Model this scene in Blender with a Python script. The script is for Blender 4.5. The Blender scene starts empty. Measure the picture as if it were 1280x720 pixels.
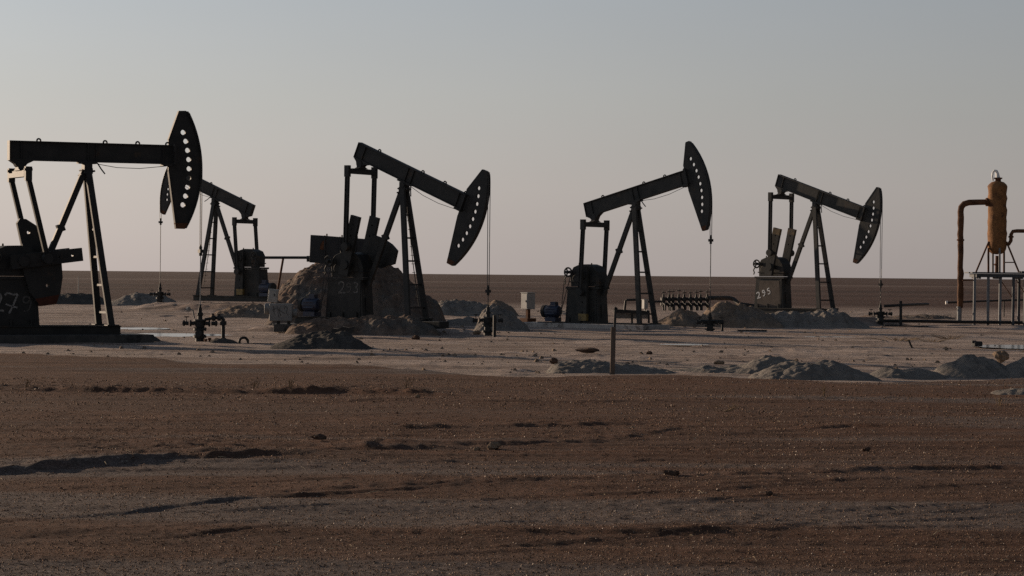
import bpy, bmesh, math, random
import numpy as np
from mathutils import Vector, Matrix

random.seed(7)
RNG = np.random.default_rng(11)
scene = bpy.context.scene
COL = scene.collection
F, H = 3000.0, 2.0            # focal length in photo pixels (1280 wide), eye height in metres
RS = 0.0093; RC = math.sqrt(1 - RS * RS)
SUN_AZ = math.radians(38)     # how far the sun stands beyond straight left
SUN_EL = math.radians(10)
S2, S3 = math.sin, math.cos

def wp(px, py, Y):
    """world point at distance Y seen at a photo pixel"""
    dx, dy = px - 640, py - 360
    u = dx * RC + dy * RS
    v = -dx * RS + dy * RC + 17
    return Vector((u * Y / F, Y, H - v * Y / F))

def gp(px, py, z=0.0):
    dx, dy = px - 640, py - 360
    v = -dx * RS + dy * RC + 17
    return wp(px, py, (H - z) * F / v)

# ------------------------------------------------------------------ noise (numpy)
def _hash(ix, iy, seed):
    n = (ix.astype(np.int64) * 374761393 + iy.astype(np.int64) * 668265263 + seed * 1442695041) & 0x7fffffff
    n = ((n ^ (n >> 13)) * 1274126177) & 0x7fffffff
    n = n ^ (n >> 16)
    return (n & 0xffff) / 65535.0

def vnoise(x, y, seed=0):
    x = np.asarray(x, float); y = np.asarray(y, float)
    ix = np.floor(x); iy = np.floor(y)
    fx = x - ix; fy = y - iy
    fx = fx * fx * fx * (fx * (fx * 6 - 15) + 10); fy = fy * fy * fy * (fy * (fy * 6 - 15) + 10)
    a = _hash(ix, iy, seed); b = _hash(ix + 1, iy, seed); c = _hash(ix, iy + 1, seed); d = _hash(ix + 1, iy + 1, seed)
    return (a + (b - a) * fx) * (1 - fy) + (c + (d - c) * fx) * fy - 0.5

def fbm(x, y, seed=0, oct=4, gain=0.5, lac=2.03):
    s = 0; a = 1.0
    for i in range(oct):
        s = s + a * vnoise(x, y, seed + i * 17); x = x * lac + 3.1; y = y * lac + 1.7; a *= gain
    return s

def sstep(a, b, x):
    t = np.clip((x - a) / (b - a), 0, 1)
    return t * t * (3 - 2 * t)

# ------------------------------------------------------------------ materials
def new_mat(name):
    m = bpy.data.materials.new(name); m.use_nodes = True
    nt = m.node_tree
    return m, nt, nt.nodes['Principled BSDF']

def link(nt, a, b): nt.links.new(a, b)

def noise_node(nt, scale, detail=5, rough=0.6, coord='Object', mscale=None):
    tc = nt.nodes.new('ShaderNodeTexCoord')
    src = tc.outputs[coord]
    if mscale:
        mp = nt.nodes.new('ShaderNodeMapping'); mp.inputs['Scale'].default_value = mscale
        link(nt, src, mp.inputs['Vector']); src = mp.outputs['Vector']
    n = nt.nodes.new('ShaderNodeTexNoise')
    n.inputs['Scale'].default_value = scale; n.inputs['Detail'].default_value = detail; n.inputs['Roughness'].default_value = rough
    link(nt, src, n.inputs['Vector'])
    return n

def ramp(nt, fac, stops):
    r = nt.nodes.new('ShaderNodeValToRGB')
    e = r.color_ramp.elements
    while len(e) < len(stops): e.new(0.5)
    for i, (p, c) in enumerate(stops):
        e[i].position = p; e[i].color = (c[0], c[1], c[2], 1)
    link(nt, fac, r.inputs['Fac'])
    return r

def mixc(nt, fac, a, b, blend='MIX'):
    m = nt.nodes.new('ShaderNodeMix'); m.data_type = 'RGBA'; m.blend_type = blend
    if isinstance(fac, (int, float)): m.inputs[0].default_value = fac
    else: link(nt, fac, m.inputs[0])
    for v, k in ((a, 6), (b, 7)):
        if isinstance(v, tuple): m.inputs[k].default_value = (*v, 1)
        else: link(nt, v, m.inputs[k])
    return m.outputs[2]

def bump(nt, h, strength, dist, bsdf):
    b = nt.nodes.new('ShaderNodeBump'); b.inputs['Strength'].default_value = strength; b.inputs['Distance'].default_value = dist
    link(nt, h, b.inputs['Height']); link(nt, b.outputs['Normal'], bsdf.inputs['Normal'])

def surf(name, c1, c2, scale=4.0, rough=0.7, metal=0.0, spot=None, spot_at=0.62, bstr=0.3, bdist=0.01, mscale=None, spec=0.5):
    """two-tone weathered surface with optional spots of a third colour"""
    m, nt, b = new_mat(name)
    n = noise_node(nt, scale, 6, 0.65, mscale=mscale)
    col = ramp(nt, n.outputs['Fac'], [(0.35, c1), (0.65, c2)]).outputs['Color']
    if spot:
        n2 = noise_node(nt, scale * 0.55, 8, 0.7)
        f = ramp(nt, n2.outputs['Fac'], [(spot_at - 0.04, (0, 0, 0)), (spot_at + 0.04, (1, 1, 1))]).outputs['Color']
        col = mixc(nt, f, col, spot)
    link(nt, col, b.inputs['Base Color'])
    b.inputs['Roughness'].default_value = rough; b.inputs['Metallic'].default_value = metal
    b.inputs['Specular IOR Level'].default_value = spec
    n3 = noise_node(nt, scale * 5, 5, 0.6)
    bump(nt, n3.outputs['Fac'], bstr, bdist, b)
    return m

M = {}
M['black'] = surf('black_oily_paint', (.016, .0165, .0163), (.030, .029, .027), 3, .6, spot=(.052, .036, .025), spot_at=.66, spec=.25)
M['black_worn'] = surf('worn_dark_green_paint', (.022, .023, .022), (.044, .041, .037), 2.5, .62, spot=(.066, .046, .032), spot_at=.62, spec=.25)
M['brown_worn'] = surf('weathered_brown_paint', (.085, .066, .052), (.125, .098, .078), 3, .75, spot=(.05, .035, .027), spot_at=.64, spec=.25)
M['rust'] = surf('dark_rust', (.06, .026, .014), (.12, .052, .026), 7, .85, spec=.2)
M['rust_red'] = surf('red_brown_primer', (.055, .020, .013), (.085, .03, .019), 6, .85, spec=.15)
M['yellow'] = surf('worn_yellow_paint', (.15, .10, .03), (.21, .14, .04), 5, .6, spot=(.06, .04, .02), spot_at=.56)
M['yellow_dull'] = surf('dull_ochre_paint', (.10, .065, .025), (.16, .10, .04), 5, .7, spot=(.04, .03, .02), spot_at=.5)
M['concrete'] = surf('dirty_concrete', (.30, .275, .25), (.42, .385, .35), 2.5, .9, spot=(.14, .12, .105), spot_at=.6, spec=.2)
M['oily_concrete'] = surf('oil_soaked_concrete', (.035, .034, .033), (.075, .070, .064), 2.0, .7, spot=(.02, .018, .016), spot_at=.6, spec=.3)
M['cable'] = surf('steel_cable', (.05, .05, .05), (.09, .088, .085), 20, .5, .6)
M['bare_steel'] = surf('polished_steel_rod', (.22, .21, .2), (.3, .29, .28), 10, .35, .8)
M['blue'] = surf('blue_motor_paint', (.013, .019, .038), (.018, .026, .054), 6, .55, spot=(.02, .02, .025), spot_at=.6)
M['pale_grey'] = surf('pale_grey_enamel', (.22, .22, .205), (.31, .30, .28), 3, .6, spot=(.16, .12, .09), spot_at=.66)
M['mid_grey'] = surf('dusty_grey_paint', (.13, .13, .125), (.20, .195, .185), 3, .7, spot=(.05, .042, .036), spot_at=.62)
M['grey_steel'] = surf('galvanised_grey_steel', (.10, .105, .11), (.16, .165, .17), 4, .7, 0, spot=(.09, .06, .045), spot_at=.66)
M['deck_steel'] = surf('dark_blue_grey_steel', (.030, .034, .040), (.05, .054, .060), 4, .7, 0, spot=(.06, .035, .022), spot_at=.66)
M['white'] = surf('white_paint', (.62, .60, .56), (.74, .72, .68), 6, .5)
M['chalk'] = surf('chalk_white', (.13, .125, .12), (.42, .40, .38), 22, .95, spec=.1)
M['faint_chalk'] = surf('faded_chalk', (.10, .098, .095), (.30, .285, .27), 22, .95, spec=.1)
M['dim_chalk'] = surf('dim_chalk', (.06, .058, .056), (.19, .18, .17), 22, .95, spec=.1)
M['ghost_chalk'] = surf('nearly_rubbed_off_chalk', (.045, .044, .042), (.12, .112, .105), 22, .95, spec=.1)
M['soot'] = surf('black_smear', (.02, .02, .02), (.05, .048, .045), 12, .9, spec=.1)
M['lagging'] = surf('rusty_brown_lagging', (.15, .070, .027), (.235, .112, .044), 3.5, .85, spot=(.075, .034, .017), spot_at=.6, bstr=.6, bdist=.03, spec=.2)
M['lagging_dark'] = surf('dark_brown_lagging', (.075, .036, .019), (.13, .062, .031), 4, .85, spot=(.05, .022, .012), spot_at=.57, bstr=.6, bdist=.03, spec=.2)
M['wood'] = surf('weathered_timber', (.075, .058, .045), (.13, .10, .08), 5, .9, mscale=(6, 6, .6), spec=.2)
M['tank'] = surf('dull_black_tank_paint', (.018, .019, .020), (.030, .031, .032), 1.6, .7, spot=(.05, .03, .018), spot_at=.71, spec=.3)
M['rubber'] = surf('black_rubber', (.018, .018, .018), (.03, .029, .028), 8, .85)
M['stone'] = surf('sandy_stone', (.15, .105, .070), (.24, .17, .115), 9, .95, bstr=.8, bdist=.02, spec=.15)
M['dark_clod'] = surf('dark_earth_clod', (.055, .034, .024), (.095, .060, .043), 9, .95, bstr=.8, bdist=.02, spec=.15)
M['pale_pebble'] = surf('pale_pebble', (.22, .175, .14), (.42, .35, .29), 3, .9, spec=.2)
M['tan_grit'] = surf('tan_grit', (.11, .070, .048), (.22, .152, .110), 3, .95, spec=.1)
M['straw'] = surf('dry_straw', (.32, .25, .16), (.46, .38, .26), 3, .9, spec=.2)
M['dry_bush'] = surf('dry_brown_grass', (.13, .085, .045), (.22, .15, .085), 3, .9, spec=.2)

def soil_mat(name, stops, scale=1.4, patch=None):
    m, nt, b = new_mat(name)
    n = noise_node(nt, scale, 9, 0.68)
    col = ramp(nt, n.outputs['Fac'], stops).outputs['Color']
    n2 = noise_node(nt, scale * .4, 4, .6)
    f = ramp(nt, n2.outputs['Fac'], [(.48, (0, 0, 0)), (.66, (1, 1, 1))]).outputs['Color']
    if patch: col = mixc(nt, f, col, patch)
    n4 = noise_node(nt, 30, 3, .7)
    sp = ramp(nt, n4.outputs['Fac'], [(.66, (0, 0, 0)), (.72, (1, 1, 1))]).outputs['Color']
    col = mixc(nt, sp, col, (.22, .19, .16))
    link(nt, col, b.inputs['Base Color'])
    b.inputs['Roughness'].default_value = .97; b.inputs['Specular IOR Level'].default_value = .12
    n3 = noise_node(nt, 5, 9, .76)
    bump(nt, n3.outputs['Fac'], 1.0, .13, b)
    return m
M['mound_grey'] = soil_mat('grey_dug_earth', [(.3, (.15, .134, .118)), (.55, (.23, .204, .178)), (.75, (.32, .28, .245))], 1.6, (.20, .176, .153))
M['mound_tan'] = soil_mat('tan_dug_earth', [(.3, (.16, .118, .087)), (.55, (.26, .19, .136)), (.75, (.35, .265, .195))], 1.4, (.17, .142, .118))
M['mound_red'] = soil_mat('reddish_dug_earth', [(.3, (.105, .074, .056)), (.5, (.17, .118, .088)), (.75, (.24, .178, .136))], 1.8, (.13, .115, .10))
M['mound_dark'] = soil_mat('dark_oily_earth', [(.3, (.055, .050, .045)), (.55, (.085, .076, .067)), (.75, (.125, .11, .096))], 1.8)

# ------------------------------------------------------------------ mesh builder
class MB:
    def __init__(self): self.v = []; self.f = []
    def add(self, vs, fs):
        o = len(self.v); self.v += [tuple(p) for p in vs]; self.f += [tuple(i + o for i in q) for q in fs]
    def box(self, c, s, rot=None, taper=None):
        hx, hy, hz = s[0] / 2, s[1] / 2, s[2] / 2
        t = taper or (1, 1)
        P = [Vector((x * hx * (t[0] if z > 0 else 1), y * hy * (t[1] if z > 0 else 1), z * hz)) for z in (-1, 1) for (x, y) in ((-1, -1), (1, -1), (1, 1), (-1, 1))]
        if rot is not None: P = [rot @ p for p in P]
        self.add([p + Vector(c) for p in P], [(3, 2, 1, 0), (4, 5, 6, 7), (0, 1, 5, 4), (1, 2, 6, 5), (2, 3, 7, 6), (3, 0, 4, 7)])
        return self
    def bar(self, p0, p1, w, h, up=(0, 1, 0)):
        """rectangular bar; w across 'side', h along 'up'"""
        p0, p1 = Vector(p0), Vector(p1); d = (p1 - p0).normalized(); up = Vector(up)
        s = d.cross(up).normalized(); u = s.cross(d).normalized()
        P = [q + s * a * w / 2 + u * b * h / 2 for q in (p0, p1) for (a, b) in ((-1, -1), (1, -1), (1, 1), (-1, 1))]
        self.add(P, [(0, 1, 2, 3), (7, 6, 5, 4), (0, 4, 5, 1), (1, 5, 6, 2), (2, 6, 7, 3), (3, 7, 4, 0)])
        return self
    def channel(self, p0, p1, w, h, t, up=(0, 1, 0)):
        """I-section: web plus two flanges; w is the depth of the section, h the flange width (along up)"""
        p0, p1 = Vector(p0), Vector(p1); d = (p1 - p0).normalized(); up = Vector(up)
        s = d.cross(up).normalized()
        self.bar(p0, p1, w - 2 * t - .002, h * .35, up)
        for k in (-1, 1): self.bar(p0 + s * k * (w - t) / 2, p1 + s * k * (w - t) / 2, t, h, up)
        return self
    def tube(self, pts, r, n=10, caps=True):
        pts = [Vector(p) for p in pts]; rs = r if isinstance(r, (list, tuple)) else [r] * len(pts)
        rings = []; prev = None
        for i, p in enumerate(pts):
            a = pts[max(i - 1, 0)]; b = pts[min(i + 1, len(pts) - 1)]
            d = (b - a).normalized()
            if prev is None:
                prev = d.orthogonal().normalized()
            prev = (prev - d * prev.dot(d)); prev = prev.normalized() if prev.length > 1e-6 else d.orthogonal().normalized()
            q = d.cross(prev)
            rings.append([p + (prev * math.cos(2 * math.pi * k / n) + q * math.sin(2 * math.pi * k / n)) * rs[i] for k in range(n)])
        vs = [p for ring in rings for p in ring]; fs = []
        for i in range(len(pts) - 1):
            for k in range(n):
                fs.append((i * n + k, i * n + (k + 1) % n, (i + 1) * n + (k + 1) % n, (i + 1) * n + k))
        if caps: fs.append(tuple(range(n))[::-1]); fs.append(tuple((len(pts) - 1) * n + k for k in range(n)))
        self.add(vs, fs); return self
    def lathe(self, prof, n=16, o=(0, 0, 0), axis=(0, 0, 1), noise=0):
        ax = Vector(axis).normalized(); a = ax.orthogonal().normalized(); b = ax.cross(a); o = Vector(o)
        vs = []; fs = []
        for j, (r, z) in enumerate(prof):
            for k in range(n):
                t = 2 * math.pi * k / n
                rr = r * (1 + (noise * float(fbm(np.array([k % n * .7 + 3]), np.array([z * 3.1]), 5)[0]) if noise else 0))
                vs.append(o + ax * z + (a * math.cos(t) + b * math.sin(t)) * rr)
        for j in range(len(prof) - 1):
            for k in range(n): fs.append((j * n + k, j * n + (k + 1) % n, (j + 1) * n + (k + 1) % n, (j + 1) * n + k))
        fs.append(tuple(range(n))[::-1]); fs.append(tuple((len(prof) - 1) * n + k for k in range(n)))
        self.add(vs, fs); return self
    def prism(self, poly, y0, y1, holes=(), fn=None):
        """polygon in x,z (with round/any holes) extruded from y0 to y1; fn maps (x, y, z) to a point"""
        bm = bmesh.new(); loops = [poly] + list(holes); edges = []
        for lp in loops:
            vs = [bm.verts.new((p[0], y0, p[1])) for p in lp]
            edges += [bm.edges.new((vs[i], vs[(i + 1) % len(vs)])) for i in range(len(vs))]
        bmesh.ops.triangle_fill(bm, edges=edges, use_beauty=True, use_dissolve=False)
        faces = list(bm.faces)
        ret = bmesh.ops.extrude_face_region(bm, geom=faces)
        bmesh.ops.translate(bm, verts=[g for g in ret['geom'] if isinstance(g, bmesh.types.BMVert)], vec=(0, y1 - y0, 0))
        bmesh.ops.recalc_face_normals(bm, faces=list(bm.faces))
        bm.verts.index_update()
        vs = [fn(*v.co) if fn else tuple(v.co) for v in bm.verts]
        self.add(vs, [tuple(v.index for v in fc.verts) for fc in bm.faces]); bm.free(); return self
    def blob(self, c, r, seed, n=10, amp=.35, squash=(1, 1, 1)):
        """lumpy stone"""
        vs = []; fs = []; m = n // 2 + 1
        for i in range(m + 1):
            ph = math.pi * i / m
            for k in range(n):
                t = 2 * math.pi * k / n
                d = Vector((math.sin(ph) * math.cos(t), math.sin(ph) * math.sin(t), math.cos(ph)))
                q = 1 + amp * float(fbm(np.array([d.x * 1.7 + d.z * .8 + seed * 7.3]), np.array([d.y * 1.7 - d.z * 1.1 + seed * 3.7]), seed)[0]) * 1.6
                vs.append(Vector(c) + Vector((d.x * squash[0], d.y * squash[1], d.z * squash[2])) * r * q)
        for i in range(m):
            for k in range(n): fs.append((i * n + k, (i + 1) * n + k, (i + 1) * n + (k + 1) % n, i * n + (k + 1) % n))
        self.add(vs, fs); return self
    def build(self, name, mat, parent=None, smooth=False, bevel=0.0, world=False, label=None, clean=True):
        me = bpy.data.meshes.new(name)
        vs = self.v
        if world and parent is not None:
            L = abs_loc(parent); vs = [(p[0] - L.x, p[1] - L.y, p[2] - L.z) for p in vs]
        me.from_pydata(vs, [], self.f); me.update()
        if clean:
            bm = bmesh.new(); bm.from_mesh(me)
            bmesh.ops.remove_doubles(bm, verts=list(bm.verts), dist=1e-5)
            bmesh.ops.recalc_face_normals(bm, faces=list(bm.faces)); bm.to_mesh(me); bm.free()
        me.materials.append(M[mat])
        if smooth:
            me.polygons.foreach_set('use_smooth', [True] * len(me.polygons)); me.set_sharp_from_angle(angle=math.radians(38))
        o = bpy.data.objects.new(name, me); COL.objects.link(o)
        if parent is not None: o.parent = parent
        if bevel:
            bv = o.modifiers.new('edge', 'BEVEL'); bv.width = bevel; bv.segments = 2; bv.limit_method = 'ANGLE'; bv.angle_limit = math.radians(40)
        if label: o['label'] = label
        return o

def abs_loc(o):
    L = Vector((0, 0, 0))
    while o is not None:
        L += o.location; o = o.parent
    return L

def tag(o, label=None, cat=None, group=None, kind=None):
    if label: o['label'] = label
    if cat: o['category'] = cat
    if group: o['group'] = group
    if kind: o['kind'] = kind
    return o

def thing(name, label, cat, loc, rz=0.0, group=None):
    o = bpy.data.objects.new(name, None); COL.objects.link(o)
    o.location = loc; o.rotation_euler = (0, 0, rz); o.empty_display_size = .3
    return tag(o, label, cat, group)

def circle(cx, cz, r, n=16): return [(cx + r * math.cos(2 * math.pi * k / n), cz + r * math.sin(2 * math.pi * k / n)) for k in range(n)]

# ------------------------------------------------------------------ the ground
PADZ = -0.1
POSE = dict(p1=(-12.434, 70.05, .40, .500, .006), p2=(-14.591, 117.635, .82, 2.583, .378), p3=(-3.786, 83.654, .433, -.560, -.394),
            p4=(4.807, 93.601, .13, -.645, .254), p5=(13.541, 107.178, .60, -.731, -.323))
SK = .25
PLAT = {}   # raised earth under three of the pumps: centre, yaw, half sizes, height
for k, x0, x1, hw, edge in (('p2', -4.8, 1.7, 1.5, 2.2), ('p3', -5.2, 1.5, 1.15, 1.3), ('p5', -4.6, 1.7, 1.3, 2.0)):
    X, Y, Z, yaw, t = POSE[k]; PLAT[k] = (X, Y, yaw, x0, x1, hw, Z - SK - .10, edge)

def border(X):
    return np.interp(X, [-30, -12.4, -5.4, .3, 7.2, 10.6, 30], [60, 58, 53.8, 48.6, 47.0, 49.4, 56])

PUDDLES = []   # (centre x, y, half x, half y, z)
def puddle_spec(px0, px1, py, hy, z=PADZ):
    a, b = gp(px0, py, z), gp(px1, py, z)
    PUDDLES.append(((a.x + b.x) / 2, (a.y + b.y) / 2, abs(b.x - a.x) / 2, hy, z))
puddle_spec(144, 285, 418.5, 1.7); puddle_spec(140, 205, 410.5, 1.3); puddle_spec(1232, 1330, 433.5, 1.9); puddle_spec(830, 880, 430.5, .55); puddle_spec(1010, 1064, 421, .6)
puddle_spec(205, 222, 397, .8)

RIDGES = []    # furrow banks in the near field: polyline, height, front width, back width
def ridge(pts, h, fw, bw):
    RIDGES.append(([gp(*p) for p in pts], h, fw, bw))
ridge([(-60, 592), (60, 586), (120, 582), (200, 577), (290, 572), (350, 567), (385, 568)], .068, .26, 2.4)
ridge([(405, 562), (440, 560), (480, 559), (530, 558)], .075, .30, 1.8)
ridge([(-40, 487), (60, 488), (180, 490), (300, 491), (430, 490), (560, 494)], .085, .45, 1.8)
ridge([(540, 556), (650, 556), (760, 549), (850, 537)], .03, .2, 1.6)
ridge([(-40, 658), (150, 641), (330, 622), (520, 610), (640, 602), (760, 597)], .019, .09, 1.0)
ridge([(270, 638), (420, 632), (560, 628), (700, 622)], .016, .08, .9)
ridge([(780, 600), (900, 594), (1040, 591), (1180, 586), (1320, 584)], .024, .09, 1.0)
ridge([(880, 606), (1000, 603), (1140, 600)], .022, .08, .8)
ridge([(-40, 550), (80, 552), (230, 552), (330, 552)], .016, .14, 1.3)
ridge([(130, 525), (260, 527), (340, 529)], .016, .14, 1.3)
ridge([(860, 546), (960, 540), (1060, 533), (1160, 536)], .016, .14, 1.3)
ridge([(690, 557), (740, 552), (800, 547)], .022, .15, 1.3)
ridge([(920, 500), (1010, 498), (1120, 497)], .035, .4, 1.4)
ridge([(20, 560), (130, 562), (260, 558)], .04, .25, .8)
ridge([(640, 622), (780, 618), (900, 612)], .020, .08, .8)
ridge([(470, 536), (640, 534), (800, 530)], .04, .3, .9)

_r = random.Random(5)
for _k in range(44):      # faint old wheel and plough lines
    _x0 = _r.uniform(-80, 1000); _L = _r.uniform(220, 620); _y0 = 480 + 225 * _r.random() ** .8; _sl = _r.uniform(-.055, -.005) * (.4 + (_y0 - 480) / 200)
    ridge([(_x0 + _L * t, _y0 + _sl * _L * t + _r.uniform(-1.2, 1.2)) for t in (0, .3, .6, 1)], _r.uniform(.007, .013), _r.uniform(.04, .065), _r.uniform(.6, 1.4))

def ground_h(X, Y, fine=True):
    yb = border(X)
    pad = sstep(-1.2, 1.0, Y - yb + 2.4 * fbm(X * .30, Y * .25, 3, 5))
    far = sstep(140, 175, Y)
    field = 1 - pad
    # field: ploughed lines warped a little, clods
    w = fbm(X * .11, Y * .2, 21, 3)
    ang = .07
    q = Y * math.cos(ang) - X * math.sin(ang) + 1.1 * w
    amp = .35 + 1.5 * np.clip(fbm(X * .06, Y * .35, 31, 3) + .25, 0, 1)
    fur = (np.sin(q * 2 * math.pi / .62) * .0035 + np.sin(q * 2 * math.pi / 1.9 + 1.3) * .007 + .022 * fbm(X * .045, q * .8, 36, 4)) * amp
    clod = .010 * fbm(X * 1.2, Y * 2.2, 41, 3) + .018 * fbm(X * .10, Y * .4, 46, 3)
    rough = .7 + .6 * np.clip(fbm(X * .2, Y * .5, 49, 3) + .2, 0, 1)
    if fine:
        clod = clod + rough * (.004 * fbm(X * 5.5, Y * 5.5, 47, 3) + .011 * np.maximum(fbm(X * 16, Y * 16, 48, 2), -.05)) * (1 - .7 * sstep(40, 60, Y))
    h = field * (fur + clod)
    h = np.array(h, float)
    for pts, hh, fw, bw in RIDGES:
        xs = np.array([p.x for p in pts]); ys = np.array([p.y for p in pts])
        o = np.argsort(xs); xs, ys = xs[o], ys[o]
        sel = (Y > ys.min() - 1.2) & (Y < ys.max() + 4 * bw + .6) & (X > xs[0] - .7) & (X < xs[-1] + .7)
        if not sel.any(): continue
        x, y = X[sel], Y[sel]
        yc = np.interp(x, xs, ys) + .20 * fbm(x * .8, x * 0 + hh * 99, 51, 5) + (.10 if hh > .03 else .02) * fbm(x * 5, y * 3, 53, 3)
        mod = sstep(xs[0] - .6, xs[0] + .8, x) * (1 - sstep(xs[-1] - .8, xs[-1] + .6, x)) * (.85 + .9 * fbm(x * .9, y * .3 + hh * 50, 57, 5) + .5 * fbm(x * 6, y * 4, 59, 3))
        d = y - yc
        prof = np.where(d < 0, sstep(-fw, 0, d), np.exp(-np.clip(d, 0, 50) / bw) * (1 - sstep(3 * bw, 4 * bw, d)))
        h[sel] += hh * np.clip(mod, 0, 1.4) * prof
    # pad
    rut = .012 * np.sin((Y * .98 + X * .17 + 2.2 * fbm(X * .05, Y * .07, 61, 3)) * 2 * math.pi / 2.4) * np.clip(fbm(X * .09, Y * .1, 66, 3) + .5, 0, 1)
    lum = np.clip(fbm(X * .12, Y * .2, 79, 3) + .1, 0, 1)
    ph = PADZ + .075 * fbm(X * .08, Y * .16, 71, 4) + .05 * fbm(X * .5, Y * .7, 77, 5) + rut + .11 * lum * np.maximum(fbm(X * 1.6, Y * 1.9, 78, 4) - .05, 0)
    ph = ph + .30 * np.exp(-((X + 16) / 9) ** 2 - ((Y - 119) / 8) ** 2)
    for cx, cy, hx, hy, z in PUDDLES:
        r = np.sqrt(((X - cx) / (hx * 1.25)) ** 2 + ((Y - cy) / (hy * 1.6)) ** 2)
        r = r + .35 * fbm(X * .8, Y * .6, 83, 3)
        ph = ph * sstep(.75, 1.35, r) + (z - .05) * (1 - sstep(.75, 1.35, r))
    for (cx, cy, yaw, x0, x1, hw, zt, edge) in PLAT.values():
        lx = (X - cx) * math.cos(yaw) + (Y - cy) * math.sin(yaw); ly = -(X - cx) * math.sin(yaw) + (Y - cy) * math.cos(yaw)
        d = np.sqrt(np.maximum(np.maximum(x0 - lx, lx - x1), 0) ** 2 + np.maximum(np.abs(ly) - hw, 0) ** 2)
        d = d + .9 * fbm(X * .55, Y * .55, 91, 4)
        k = 1 - sstep(0, edge, d)
        lump = .16 * fbm(X * 1.5, Y * 1.5, 95, 4) * k * sstep(.05, .5, d)
        ph = ph * (1 - k) + zt * k + lump
    h = h * field + ph * pad * (1 - far)
    h = h + far * (.10 * fbm(X * .02, Y * .02, 101, 3)) * np.clip(1 - Y / 2500, 0, 1)
    return h, pad, far

def gz(x, y): return float(ground_h(np.array([x]), np.array([y]), False)[0][0])

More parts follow.
